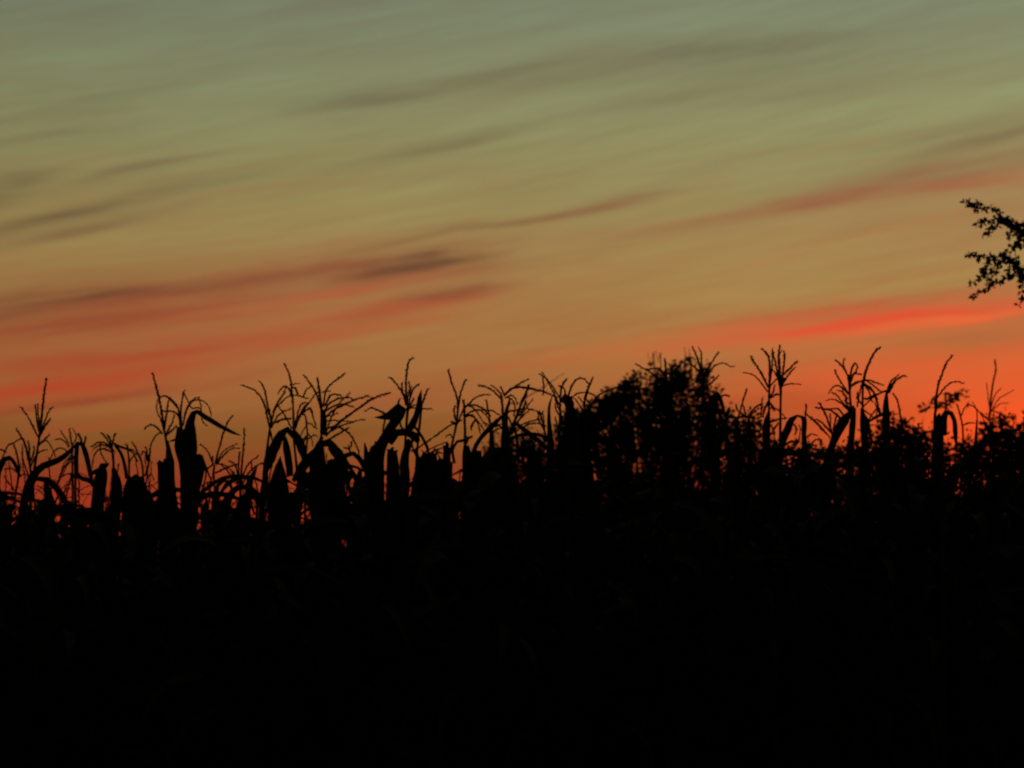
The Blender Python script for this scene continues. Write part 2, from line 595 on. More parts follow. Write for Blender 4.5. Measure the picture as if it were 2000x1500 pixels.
def put_ear(parent, at, ang, rng):
    d = Vector((math.cos(ang) * 0.42, math.sin(ang) * 0.42, 0.9)).normalized()
    mb = MB()
    prof = [(0, .010), (.02, .018), (.06, .026), (.12, .028), (.17, .022), (.21, .012), (.235, .004)]
    c = [Vector(at) + d * s for s, r in prof]
    tube(mb, c, [r for s, r in prof], 9)
    e = ob('ear', mb.mesh('ear', M_HUSK), parent)
    mb = MB()
    for k in range(9):
        q = Vector((rng.uniform(-1, 1), rng.uniform(-1, 1), rng.uniform(-.6, .6))) * 0.02
        tip = c[-1] + d * 0.03 + q
        tube(mb, [c[-1], c[-1].lerp(tip, .6), tip + Vector((q.x, q.y, -.02))], [.0012, .001, .0005], 3)
    ob('silk', mb.mesh('silk', M_TASSEL), e)


R0, R1, R2, R3, R4 = 8.7, 9.3, 10.0, 10.8, 11.6      # the rows the skyline plants stand in

hero('corn plant with a straight upright pointed tassel, nearest the left edge', R1,
     [(58, 1010), (64, 940), (68, 910), (73, 880), (77, 853)],
     [(77, 853), (80, 826), (83, 800), (87, 765), (91, 739)],
     [[(75, 855), (62, 828), (52, 810), (41, 795)], [(76, 842), (71, 815), (69, 790)], [(77, 832), (74, 805), (74, 789)],
      [(79, 850), (85, 830), (94, 806), (102, 795)], [(80, 848), (88, 832), (99, 817)], [(76, 868), (86, 859), (97, 849)],
      [(76, 870), (88, 860), (96, 866), (104, 880), (109, 892)]],
     [([(42, 1020), (52, 965), (66, 928), (85, 910), (112, 900), (135, 883), (150, 864)], [16, 18, 16, 15, 11, 8, 2], .2),
      ([(62, 935), (92, 938), (112, 957), (130, 985), (158, 1012), (190, 1022)], [8, 12, 12, 13, 10, 3], .3)], spike_r=.0052)
hero('corn plant whose tassel leans left beside the straight pointed one', R0,
     [(70, 1030), (66, 980), (63, 940), (58, 908)], [(58, 908), (51, 875), (43, 855), (31, 837)],
     [[(57, 900), (57, 875), (54, 860)], [(56, 930), (47, 905), (43, 885), (44, 870)], [(58, 915), (70, 890), (80, 882), (92, 878)],
      [(57, 905), (66, 885), (66, 872)]],
     [([(78, 1040), (96, 1010), (95, 975), (88, 940)], [20, 22, 20, 8], .1)])
hero('corn plant with arched drooping tassel cut by the left edge', R2,
     [(20, 1040), (27, 985), (35, 940), (37, 920)], [(37, 920), (36, 902), (31, 880), (26, 866)],
     [[(26, 866), (17, 869), (9, 882), (2, 905)], [(12, 884), (5, 879), (-8, 876)], [(26, 866), (34, 860), (43, 858), (50, 868)],
      [(36, 925), (22, 915), (8, 917)], [(30, 960), (18, 945), (8, 930)], [(34, 935), (48, 925), (56, 935)]],
     [([(-6, 950), (-2, 915), (9, 897), (19, 894), (29, 908), (38, 930)], [14, 13, 11, 9, 9, 6], .2),
      ([(0, 960), (10, 985), (22, 1010)], [4, 7, 6], .2)])
hero('corn plant with a thin many-fingered tassel right of the pointed one', R3,
     [(140, 1030), (142, 960), (141, 900), (141, 872)], [(141, 872), (138, 855), (136, 837)],
     [[(134, 874), (126, 862), (116, 857), (107, 859)], [(136, 872), (129, 857), (122, 848), (119, 840)],
      [(141, 870), (149, 855), (146, 844), (141, 836)], [(143, 880), (138, 890), (125, 905), (118, 930)],
      [(141, 900), (130, 910), (122, 930)], [(136, 885), (120, 875), (105, 882), (98, 898)]],
     [([(104, 990), (126, 990), (144, 1010), (168, 1034)], [5, 10, 9, 4], .3)])
hero('corn plant with a folded blade peaking between two tassels at left', R1,
     [(147, 1040), (147, 950), (150, 900), (151, 868)], [(160, 872), (158, 858), (152, 847)],
     [[(163, 874), (166, 862), (168, 853)], [(150, 890), (139, 895), (124, 915), (112, 945)], [(148, 930), (135, 925), (120, 932), (108, 955)]],
     [([(149, 935), (149, 890), (152, 866), (160, 868), (168, 890), (175, 922), (181, 950)], [8, 9, 10, 9, 10, 11, 4], .2),
      ([(149, 925), (160, 935), (175, 940), (190, 960)], [6, 10, 9, 4], .3)])
hero('corn plant with wide dark blades under a wiry tassel, left third', R0,
     [(216, 1040), (220, 960), (222, 905), (218, 872)], [(219, 880), (216, 862), (210, 849)],
     [[(215, 868), (205, 852), (197, 845)], [(219, 872), (222, 856), (226, 846)], [(222, 880), (208, 871), (195, 869), (182, 877)],
      [(217, 872), (202, 864), (190, 865), (178, 873)], [(220, 884), (204, 877), (190, 880), (183, 893), (180, 912)],
      [(196, 864), (196, 880), (202, 895), (208, 903)], [(222, 866), (236, 873), (250, 877), (261, 886), (268, 902)],
      [(225, 869), (242, 876), (260, 880), (272, 893)]],
     [([(224, 868), (235, 884), (243, 908), (247, 935)], [6, 7, 7, 6], .2),
      ([(192, 1040), (190, 985), (195, 945), (202, 910), (213, 905)], [30, 34, 34, 14, 3], .1),
      ([(172, 928), (186, 922), (203, 912)], [3, 9, 6], .4),
      ([(222, 1030), (226, 985), (230, 950), (222, 915)], [20, 24, 20, 8], .2)])
hero('corn plant with a single upright spike over a flat-topped blade', R2,
     [(254, 1040), (254, 960), (252, 930)], [(252, 930), (252, 900), (250, 882), (247, 867)],
     [[(252, 905), (262, 888), (270, 890), (276, 905)]],
     [([(258, 1040), (260, 985), (262, 950), (262, 931)], [44, 46, 42, 38], .1)])
hero('corn plant with a curved spike leaning left before the tall pair', R2,
     [(284, 1040), (283, 960), (280, 932)], [(280, 932), (277, 905), (270, 885), (258, 863)],
     [[(283, 930), (290, 905), (286, 880), (284, 874)], [(287, 900), (284, 885), (279, 882), (276, 890)], [(286, 935), (296, 925), (300, 940)]],
     [([(290, 1040), (285, 980), (275, 930)], [30, 26, 8], .2)])
hero('corn plant with a tall needle tassel, left one of the tall pair', R0,
     [(334, 1040), (334, 950), (328, 880), (323, 850), (320, 838)],
     [(320, 840), (317, 815), (312, 785), (305, 755), (298, 728)],
     [[(317, 848), (308, 836), (298, 830), (290, 831), (282, 837)], [(318, 832), (312, 815), (306, 801), (307, 780)],
      [(321, 838), (325, 810), (328, 790), (330, 780)], [(322, 852), (334, 842), (345, 832)],
      [(311, 776), (321, 773), (331, 779), (341, 790), (347, 795)], [(316, 843), (303, 852), (295, 869), (292, 885), (290, 908)],
      [(323, 856), (330, 836), (337, 825), (340, 810)]],
     [([(330, 940), (331, 900), (329, 878), (328, 860)], [22, 18, 11, 2], .1),
      ([(328, 1040), (326, 980), (325, 935), (323, 900)], [42, 42, 40, 38], .05)], spike_r=.0048)
hero('corn plant with a broad blade bent over into a long whip to the right', R1,
     [(362, 1030), (360, 960), (357, 900), (355, 838)], [(355, 838), (353, 805), (356, 782), (359, 763)],
     [[(358, 830), (362, 805), (371, 787), (380, 778), (390, 775)], [(357, 832), (365, 800), (376, 784), (388, 781), (401, 786), (409, 797), (413, 813)],
      [(352, 832), (349, 803), (344, 790), (333, 778), (320, 773)], [(359, 767), (366, 781), (372, 794), (377, 798)],
      [(377, 798), (388, 796), (393, 803), (394, 816), (398, 826), (404, 831)], [(388, 778), (392, 790), (394, 804)],
      [(353, 822), (345, 808), (331, 802), (318, 804)]],
     [([(372, 1000), (372, 940), (370, 890), (369, 850), (372, 824), (377, 808), (384, 804), (400, 814), (430, 832), (453, 844), (471, 851)],
       [46, 42, 40, 30, 19, 13, 9, 9, 9, 7, 1], .05),
      ([(364, 960), (360, 900), (354, 868), (351, 835)], [24, 22, 22, 23], .1), ([(346, 858), (338, 860), (329, 863)], [7, 5, 1], .2),
      ([(376, 985), (382, 935), (388, 908), (386, 887)], [26, 30, 26, 10], .1), ([(391, 890), (399, 905), (408, 928), (415, 945)], [8, 5, 4, 2], .2)])
hero('corn plant with a tassel tilted right, crossing the whip-like blade tip', R2,
     [(424, 1040), (420, 960), (417, 925), (419, 908)],
     [(420, 906), (424, 890), (431, 865), (437, 843), (445, 824), (455, 811)],
     [[(417, 908), (410, 890), (402, 877), (391, 867)], [(415, 908), (415, 898), (416, 891)], [(422, 906), (430, 890), (440, 878), (452, 872), (464, 866)],
      [(423, 908), (433, 893), (445, 881), (456, 875), (469, 876)], [(420, 904), (431, 907), (441, 916), (452, 930), (463, 947)],
      [(421, 924), (437, 916), (452, 910), (464, 906)], [(415, 908), (405, 915), (397, 918), (393, 926)],
      [(402, 917), (402, 930), (398, 946), (394, 955)], [(416, 945), (405, 942), (411, 960), (409, 977)], [(400, 945), (394, 960), (402, 972)]],
     [([(419, 1000), (421, 968), (426, 948), (437, 939), (447, 941), (453, 955)], [12, 11, 8, 6, 7, 5], .2),
      ([(404, 1040), (400, 1000), (404, 975)], [20, 16, 5], .2), ([(424, 975), (430, 1000), (428, 1030)], [5, 8, 8], .2)])
hero('corn plant with a straight spike over a big rounded arching blade', R1,
     [(474, 1040), (471, 990), (469, 950)], [(468, 950), (471, 925), (473, 900), (476, 870), (478, 837)],
     [[(467, 942), (466, 910), (467, 890), (468, 883)], [(464, 946), (459, 930), (455, 919)], [(465, 937), (462, 915), (457, 905), (447, 901)],
      [(472, 937), (480, 915), (490, 901), (505, 891)], [(473, 946), (485, 925), (498, 912), (508, 906), (516, 905)],
      [(466, 945), (455, 925), (445, 912), (432, 905)]],
     [([(430, 1050), (437, 1000), (449, 968), (466, 952), (484, 951), (497, 962), (505, 990)], [24, 20, 15, 12, 11, 12, 8], .2),
      ([(486, 950), (493, 930), (502, 911)], [14, 11, 2], .1), ([(468, 1050), (469, 1010), (472, 975)], [28, 24, 8], .1),
      ([(480, 960), (490, 985), (497, 1005)], [3, 5, 4], .3)])
hero('corn plant with a forked tassel on a long bare slanting stalk', R0,
     [(500, 1040), (511, 960), (518, 910), (524, 860), (527, 838)], [(527, 838), (529, 822), (526, 800)],
     [[(526, 834), (521, 810), (515, 786), (504, 769), (490, 758), (471, 752)], [(530, 822), (522, 790), (518, 765), (512, 750), (507, 744)],
      [(526, 832), (520, 805), (516, 785)], [(529, 830), (535, 805), (542, 790)], [(533, 806), (543, 785), (553, 770), (559, 756)],
      [(541, 794), (551, 784), (560, 776), (573, 772), (587, 774), (601, 779)], [(533, 826), (545, 822), (556, 819), (571, 817)],
      [(530, 836), (540, 816), (550, 806), (569, 798)], [(528, 842), (530, 855), (533, 864)]],
     [([(512, 990), (518, 940), (520, 915)], [12, 12, 5], .1)])
hero('corn plant with a tall bowed tassel above two drooping blades', R1,
     [(586, 1040), (582, 940), (575, 870), (572, 840)],
     [(573, 840), (573, 815), (572, 790), (570, 765), (567, 740), (561, 722), (554, 710)],
     [[(570, 838), (562, 822), (551, 803), (541, 792)], [(572, 782), (566, 762), (558, 755), (550, 758), (543, 768)],
      [(570, 757), (577, 758), (582, 770)], [(566, 752), (575, 750), (585, 749)], [(575, 832), (583, 803), (588, 790), (597, 785)],
      [(577, 832), (590, 806), (605, 785), (616, 770), (627, 766), (646, 764)], [(592, 775), (598, 762), (609, 754)],
      [(577, 836), (586, 812), (600, 800), (608, 799), (611, 809)], [(576, 838), (584, 815), (594, 795), (603, 786)]],
     [([(574, 852), (562, 839), (550, 847), (537, 869), (526, 895), (515, 930)], [10, 12, 19, 25, 22, 6], .1),
      ([(571, 842), (580, 856), (590, 880), (598, 915)], [12, 16, 18, 8], .2), ([(556, 853), (559, 875), (563, 900), (566, 930)], [6, 15, 17, 12], .1),
      ([(548, 1040), (545, 970), (546, 925), (545, 893)], [44, 44, 34, 8], .1)])
hero('corn plant with a small tangled tassel between two tall ones', R3,
     [(596, 960), (597, 900), (600, 860)], [(600, 862), (600, 842), (598, 824)],
     [[(600, 850), (591, 860), (583, 882)], [(600, 846), (608, 855), (611, 872)], [(598, 826), (607, 828), (616, 836)],
      [(598, 832), (592, 840), (586, 856)], [(600, 830), (596, 812), (588, 808)], [(599, 852), (592, 866), (586, 885)],
      [(604, 796), (610, 810), (614, 822), (619, 838)], [(602, 858), (612, 850), (620, 852)]])
hero('corn plant with the largest tassel, thick fingers sweeping far right', R1,
     [(622, 1040), (623, 930), (626, 870), (628, 846)], [(628, 848), (628, 805), (625, 775), (622, 755), (620, 737)],
     [[(626, 795), (618, 770), (608, 752), (600, 742), (594, 733)], [(631, 795), (636, 765), (645, 752), (656, 742), (674, 730)],
      [(633, 808), (640, 791), (655, 781), (668, 777), (681, 776), (689, 780)], [(634, 817), (650, 802), (668, 792), (690, 782), (705, 777), (720, 773)],
      [(636, 852), (655, 832), (675, 815), (700, 797), (725, 780), (745, 772), (762, 768)], [(636, 850), (655, 833), (676, 816), (701, 798), (724, 782), (740, 774)],
      [(636, 848), (645, 820), (655, 800), (665, 785), (675, 775), (684, 767)], [(638, 847), (665, 832), (685, 826), (700, 821), (714, 819)],
      [(640, 860), (665, 845), (682, 835)], [(634, 838), (655, 833), (668, 837), (681, 846), (692, 861), (700, 880), (702, 892)],
      [(633, 824), (646, 821), (665, 822), (689, 824)], [(634, 793), (645, 773), (655, 770), (667, 773)], [(636, 803), (650, 794), (666, 789), (691, 794)],
      [(635, 812), (646, 812), (660, 806)], [(637, 852), (648, 838), (662, 824), (678, 812)]],
     [([(628, 1000), (622, 930), (621, 890), (627, 850)], [52, 44, 34, 12], .05),
      ([(628, 868), (641, 864), (652, 880), (666, 897), (676, 940)], [12, 18, 20, 20, 14], .2),
      ([(618, 880), (603, 895), (590, 912), (572, 940)], [16, 22, 20, 8], .2), ([(655, 1000), (652, 940), (648, 900)], [44, 38, 24], .1),
      ([(631, 800), (633, 825), (631, 850)], [6, 12, 10], .1)], spike_r=.0062)
hero('corn plant with a low rounded arching blade right of the largest tassel', R2,
     [(704, 1040), (704, 960), (702, 920)], [(684, 884), (682, 876), (680, 870)], [[(682, 876), (676, 875), (671, 874)], [(682, 876), (686, 870), (686, 862)]],
     [([(664, 960), (668, 905), (677, 889), (690, 886), (702, 896), (712, 915)], [14, 10, 9, 9, 11, 14], .2),
      ([(700, 1030), (698, 960), (704, 915)], [26, 22, 6], .1), ([(672, 890), (684, 915), (694, 930)], [4, 7, 6], .2)])
hero('corn plant with bent blades like a hooded figure raising an arm', R0,
     [(790, 1040), (791, 930), (792, 860), (795, 815), (797, 797)],
     [(796, 798), (793, 770), (793, 740), (796, 715), (800, 704), (807, 699)],
     [[(793, 792), (787, 768), (780, 758), (770, 745), (759, 736)], [(787, 772), (785, 757), (785, 747)], [(799, 792), (801, 765), (798, 744)],
      [(801, 777), (806, 762), (813, 754), (819, 751)], [(797, 798), (805, 785), (808, 778)], [(798, 800), (806, 793), (812, 790)],
      [(798, 797), (815, 797), (830, 798), (843, 799)], [(775, 803), (778, 787), (782, 779)],
      [(762, 812), (744, 804), (734, 799), (723, 797), (713, 804)], [(752, 818), (749, 835), (747, 852)], [(788, 840), (781, 826), (785, 815)],
      [(796, 790), (797, 770), (803, 755)]],
     [([(732, 1000), (730, 940), (734, 890), (748, 858), (765, 826), (778, 804), (785, 795)], [44, 40, 30, 22, 22, 24, 16], .05),
      ([(792, 806), (782, 800), (772, 806), (760, 812), (746, 815), (731, 815)], [16, 27, 23, 16, 9, 1], .1),
      ([(760, 866), (776, 845), (794, 843), (806, 830), (813, 812), (818, 792), (820, 776), (823, 761)], [14, 17, 16, 15, 11, 10, 10, 1], .1),
      ([(794, 845), (808, 851), (817, 864)], [14, 20, 6], .1), ([(770, 1000), (768, 940), (767, 905), (766, 876)], [30, 28, 26, 22], .1),
      ([(800, 824), (814, 838), (825, 855), (834, 873), (838, 895)], [5, 5, 6, 7, 4], .2),
      ([(724, 940), (716, 890), (712, 864)], [18, 12, 2], .1), ([(792, 940), (790, 900), (800, 860)], [18, 18, 14], .2),
      ([(735, 900), (731, 880), (735, 866)], [24, 26, 14], .1)])
hero('corn plant with a lone club-shaped spike beside the arm-like blade', R1,
     [(812, 1000), (815, 880), (822, 810), (824, 790)], [(823, 792), (829, 775), (836, 759)],
     [[(826, 905), (816, 890), (810, 878)], [(818, 900), (828, 885), (842, 876), (860, 868), (872, 864)], [(815, 905), (830, 893), (848, 880), (870, 873)],
      [(812, 890), (805, 870), (806, 850)], [(810, 915), (822, 905), (838, 895), (850, 876)]],
     [([(808, 1000), (812, 940), (822, 900), (832, 886), (840, 905), (846, 950)], [20, 14, 10, 9, 14, 12], .1)])
hero('corn plant with one long low arm of florets reaching down left', R2,
     [(846, 1040), (845, 960), (838, 905)], [(838, 905), (848, 893), (856, 878)],
     [[(838, 900), (830, 888), (824, 880)], [(850, 880), (857, 890), (864, 905)], [(850, 885), (852, 900), (847, 912)], [(846, 892), (856, 884), (866, 886)]],
     [([(836, 1000), (836, 940), (838, 900), (842, 884)], [44, 42, 30, 12], .1), ([(842, 920), (852, 908), (860, 915), (864, 940)], [8, 9, 9, 6], .2)])
hero('corn plant with a V-shaped two-pronged tassel on a slanted stalk', R1,
     [(864, 1040), (870, 935), (879, 885), (887, 850), (892, 826)],
     [(892, 826), (894, 800), (892, 775), (885, 755), (880, 740), (876, 721)],
     [[(894, 803), (898, 775), (903, 757), (911, 740)], [(890, 822), (887, 803), (889, 792)], [(894, 827), (902, 805), (908, 795)],
      [(902, 820), (890, 826), (875, 833), (855, 848), (835, 862), (815, 876), (802, 881)], [(886, 862), (880, 849), (870, 852)],
      [(890, 826), (884, 824), (881, 824)], [(895, 800), (894, 790), (895, 782)]],
     [([(874, 1000), (872, 940), (873, 900), (873, 866)], [24, 20, 19, 19], .05), ([(888, 905), (884, 880), (894, 862), (907, 860)], [5, 6, 6, 6], .2)])
hero('corn plant with a straight thick spike and arching fingers right of the V tassel', R0,
     [(908, 1040), (908, 950), (908, 872)], [(908, 874), (908, 840), (907, 810), (905, 781)],
     [[(908, 797), (918, 786), (930, 776), (945, 771), (957, 771)], [(908, 794), (920, 791), (935, 793), (948, 803), (957, 813)],
      [(910, 792), (922, 795), (931, 804), (941, 820), (953, 836)], [(908, 812), (925, 802), (941, 801), (960, 802), (976, 811)],
      [(908, 815), (922, 811), (931, 822), (936, 836), (938, 847)], [(928, 820), (922, 830), (920, 839)], [(911, 808), (925, 815), (936, 826), (945, 839)],
      [(940, 803), (950, 812), (957, 826)], [(908, 870), (915, 858), (921, 852)], [(908, 872), (912, 862), (913, 853)]],
     [([(912, 1000), (914, 920), (910, 872)], [26, 22, 14], .1), ([(926, 1000), (930, 920), (935, 880)], [24, 26, 10], .1)], spike_r=.0056)
hero('corn plant with a bare leaning spike and a slanting blade, centre left', R2,
     [(966, 1040), (964, 930), (962, 860), (959, 837)], [(959, 837), (955, 812), (952, 795), (949, 781)],
     [[(958, 835), (952, 828), (945, 826)], [(960, 840), (966, 832), (978, 828)], [(960, 850), (970, 838), (980, 836)]],
     [([(918, 905), (930, 870), (944, 850), (962, 831), (982, 812)], [8, 9, 9, 9, 5], .2), ([(940, 940), (950, 900), (962, 872)], [22, 24, 8], .1),
      ([(962, 950), (962, 900), (960, 842)], [14, 16, 8], .1)])
hero('corn plant with a thick dark stem and a long sagging finger to the right', R1,
     [(976, 1040), (981, 930), (985, 870), (984, 852)], [(984, 855), (982, 812), (981, 790), (978, 768)],
     [[(979, 780), (965, 765), (950, 756), (934, 752)], [(980, 772), (970, 760), (959, 752)], [(984, 770), (980, 760), (977, 754)],
      [(984, 772), (1000, 758), (1015, 756), (1035, 758), (1055, 763), (1075, 770), (1090, 777)], [(984, 774), (1001, 759), (1016, 757), (1036, 759), (1054, 764)],
      [(996, 762), (1015, 749), (1033, 740)], [(986, 778), (997, 772), (1006, 778), (1009, 786)], [(988, 776), (1000, 780), (1006, 797), (1003, 813)],
      [(990, 810), (994, 790), (996, 778)], [(984, 840), (975, 832), (966, 834)]],
     [([(985, 1000), (985, 920), (986, 860), (988, 812), (996, 778)], [24, 18, 14, 10, 3], .1), ([(978, 1000), (975, 930), (970, 880)], [30, 30, 18], .1)], spike_r=.006)
hero('corn plant with thick fingers rising right in front of the bush edge', R0,
     [(984, 1000), (988, 905), (993, 860), (995, 846)], [(995, 848), (1010, 810), (1021, 780), (1028, 765), (1033, 751)],
     [[(996, 850), (1010, 826), (1025, 801), (1033, 788), (1041, 780)], [(1014, 812), (1022, 797), (1028, 784)],
      [(945, 852), (960, 829), (975, 816), (990, 806), (1010, 800), (1030, 798), (1045, 802), (1058, 807)], [(996, 846), (1020, 829), (1040, 822), (1060, 817)],
      [(998, 848), (1018, 836), (1035, 828), (1050, 827), (1066, 833)], [(1018, 788), (1024, 778), (1029, 769)], [(993, 815), (1000, 830), (1006, 838)],
      [(1000, 842), (1016, 818), (1034, 800)]],
     [([(982, 875), (1000, 856), (1030, 848), (1055, 850), (1073, 858)], [9, 8, 8, 7, 3], .2), ([(1002, 822), (1022, 838), (1045, 856), (1078, 884)], [5, 8, 10, 8], .2),
      ([(1000, 1000), (1002, 940), (1000, 890)], [36, 36, 20], .1), ([(1004, 830), (1010, 860), (1014, 905)], [4, 5, 4], .2)], spike_r=.0055)
hero('corn plant with an upright sword-like blade left of the bush', R1,
     [(1072, 1040), (1074, 940), (1070, 870)], [(1068, 860), (1062, 835), (1057, 815), (1053, 803)],
     [[(1064, 842), (1062, 820), (1060, 803)], [(1062, 838), (1052, 820), (1052, 806)]],
     [([(1076, 960), (1076, 880), (1074, 845), (1072, 810), (1074, 788), (1079, 771)], [20, 15, 10, 7, 5, 1], .05),
      ([(1050, 1000), (1048, 930), (1052, 885)], [40, 36, 16], .1)])
hero('corn plant with broken fingers hanging at right angles left of the bush', R0,
     [(1092, 1040), (1092, 940), (1093, 860), (1094, 812)], [(1094, 814), (1094, 785), (1096, 757), (1101, 747), (1107, 740)],
     [[(1091, 790), (1085, 775), (1075, 755), (1065, 738), (1053, 730)], [(1092, 775), (1076, 750), (1066, 738), (1058, 726)], [(1060, 738), (1062, 755), (1060, 771)],
      [(1093, 802), (1086, 785), (1081, 770)], [(1108, 785), (1105, 770), (1100, 757), (1091, 753)], [(1094, 802), (1098, 820), (1102, 836)],
      [(1093, 812), (1086, 800), (1084, 788)], [(1110, 772), (1117, 753), (1125, 742), (1133, 738), (1142, 741), (1150, 751)],
      [(1093, 835), (1100, 815), (1108, 800)], [(1092, 850), (1088, 830), (1084, 815)]],
     [([(1106, 860), (1112, 815), (1113, 790), (1105, 778), (1097, 786)], [12, 14, 18, 17, 8], .1), ([(1098, 1000), (1100, 930), (1098, 870)], [30, 26, 12], .1),
      ([(1096, 842), (1106, 812), (1112, 788)], [4, 6, 6], .1)])
hero('corn plant with looping fingers touching the left side of the bush', R1,
     [(1142, 1000), (1142, 900), (1142, 810), (1142, 775)], [(1142, 776), (1149, 758), (1155, 745), (1159, 737)],
     [[(1113, 780), (1125, 770), (1140, 766), (1152, 768), (1162, 773), (1168, 790)], [(1142, 815), (1155, 790), (1166, 775), (1180, 765), (1195, 760), (1207, 756)],
      [(1144, 778), (1150, 786), (1159, 793)], [(1142, 808), (1132, 792), (1124, 780), (1116, 776)], [(1142, 800), (1138, 786), (1130, 775)],
      [(1141, 830), (1134, 808), (1122, 800)], [(1144, 776), (1148, 764), (1148, 754)], [(1143, 815), (1150, 806), (1156, 803)]],
     [([(1124, 960), (1124, 880), (1124, 830), (1122, 796)], [30, 24, 16, 2], .05), ([(1150, 960), (1146, 880), (1142, 815)], [24, 18, 6], .1)])
hero('corn plant with two bow-shaped fingers over the left of the bush top', R0,
     [(1300, 1000), (1302, 900), (1303, 800), (1302, 745)], [(1302, 748), (1300, 722), (1299, 700)],
     [[(1302, 770), (1285, 740), (1268, 726), (1252, 717), (1241, 710)], [(1302, 745), (1296, 728), (1285, 719), (1275, 720), (1262, 722)],
      [(1303, 730), (1312, 726), (1325, 728)]],
     [([(1306, 940), (1308, 860), (1300, 800)], [20, 14, 3], .1)], low=5)
hero('corn plant with long fingers standing out of the bush top at right', R1,
     [(1372, 1000), (1372, 900), (1374, 800), (1374, 735)], [(1374, 738), (1365, 710), (1359, 692), (1352, 677)],
     [[(1372, 728), (1370, 705), (1370, 690), (1365, 679)], [(1374, 745), (1383, 720), (1395, 700), (1405, 687)], [(1376, 750), (1389, 722), (1401, 712), (1413, 709), (1426, 716), (1433, 715)],
      [(1376, 758), (1394, 744), (1404, 733)], [(1374, 730), (1350, 712), (1343, 702)], [(1408, 776), (1416, 771), (1425, 774)]],
     [([(1398, 960), (1393, 870), (1390, 810), (1395, 778), (1402, 769), (1410, 788), (1417, 818)], [24, 22, 22, 18, 10, 8, 3], .05),
      ([(1424, 796), (1416, 828), (1404, 870), (1392, 920)], [4, 9, 10, 8], .1), ([(1402, 800), (1414, 830), (1424, 880), (1430, 940)], [5, 8, 9, 8], .1)], low=5)
hero('corn plant with a short slanted spike right of the bush', R2,
     [(1440, 960), (1441, 880), (1441, 818)], [(1441, 820), (1447, 797), (1453, 777), (1459, 759)],
     [[(1442, 804), (1439, 797), (1437, 790)], [(1457, 818), (1454, 800), (1451, 790)], [(1441, 820), (1432, 812), (1420, 807)], [(1463, 810), (1475, 796), (1489, 788)],
      [(1463, 814), (1478, 800), (1492, 795)], [(1486, 815), (1488, 790), (1489, 777)], [(1490, 815), (1495, 797), (1502, 783)], [(1444, 815), (1454, 812), (1466, 815)]],
     [([(1442, 930), (1440, 870), (1436, 815)], [10, 9, 4], .1), ([(1420, 812), (1440, 816), (1462, 812)], [5, 5, 3], .1), ([(1462, 940), (1466, 870), (1462, 812)], [12, 10, 4], .1)], low=5)
hero('corn plant with a tall open tassel, left one of the tall touching pair', R0,
     [(1502, 1000), (1502, 900), (1502, 820), (1502, 772)], [(1502, 774), (1503, 738), (1503, 706), (1498, 692), (1488, 681)],
     [[(1501, 757), (1490, 736), (1480, 718), (1470, 703), (1467, 695)], [(1499, 765), (1487, 748), (1475, 735), (1465, 730), (1451, 728)], [(1502, 777), (1510, 765), (1514, 751)],
      [(1503, 778), (1514, 771), (1524, 770)], [(1502, 757), (1512, 745), (1523, 736)], [(1501, 784), (1495, 796), (1490, 808)], [(1502, 784), (1508, 792), (1512, 801)],
      [(1502, 797), (1515, 798), (1525, 806), (1536, 818)], [(1503, 752), (1507, 722), (1509, 700), (1508, 684)], [(1504, 824), (1516, 820), (1532, 817)],
      [(1504, 850), (1512, 838), (1520, 826)]],
     [([(1500, 960), (1498, 880), (1496, 835), (1503, 798)], [24, 18, 15, 2], .05)], spike_r=.0044)
hero('corn plant with a tall dense broom tassel and an arched blade, right of the pair', R1,
     [(1522, 1000), (1523, 900), (1524, 830), (1525, 764)], [(1525, 768), (1523, 735), (1522, 710), (1521, 690), (1523, 674)],
     [[(1523, 750), (1516, 716), (1511, 695), (1508, 682)], [(1526, 752), (1530, 720), (1532, 700), (1532, 687)], [(1526, 735), (1540, 722), (1550, 712), (1557, 706)],
      [(1527, 753), (1538, 735), (1545, 725), (1553, 717)], [(1526, 755), (1540, 750), (1552, 750), (1565, 751)], [(1523, 750), (1514, 729), (1507, 721)],
      [(1525, 760), (1529, 745), (1533, 738)], [(1524, 760), (1520, 740), (1518, 728)], [(1525, 745), (1520, 700), (1527, 684)]],
     [([(1523, 905), (1529, 862), (1539, 838), (1546, 820), (1557, 812), (1566, 814), (1571, 822), (1570, 850), (1570, 880)], [12, 14, 15, 13, 5, 7, 10, 9, 6], .05)],
     spike_r=.0056)
hero('corn plant with a stubby broken spike over the arched blade end', R2,
     [(1572, 1000), (1571, 900), (1571, 850)], [(1571, 852), (1573, 815), (1575, 789)],
     [[(1572, 806), (1585, 818), (1600, 833), (1617, 850)], [(1552, 850), (1556, 838), (1552, 832)], [(1555, 845), (1553, 830), (1548, 830)], [(1560, 860), (1563, 840), (1560, 830)],
      [(1572, 858), (1584, 848), (1596, 850)], [(1585, 868), (1593, 858), (1604, 862)]],
     [([(1574, 960), (1573, 900), (1571, 845)], [22, 18, 6], .1), ([(1530, 872), (1545, 862), (1560, 866)], [4, 5, 4], .1)])
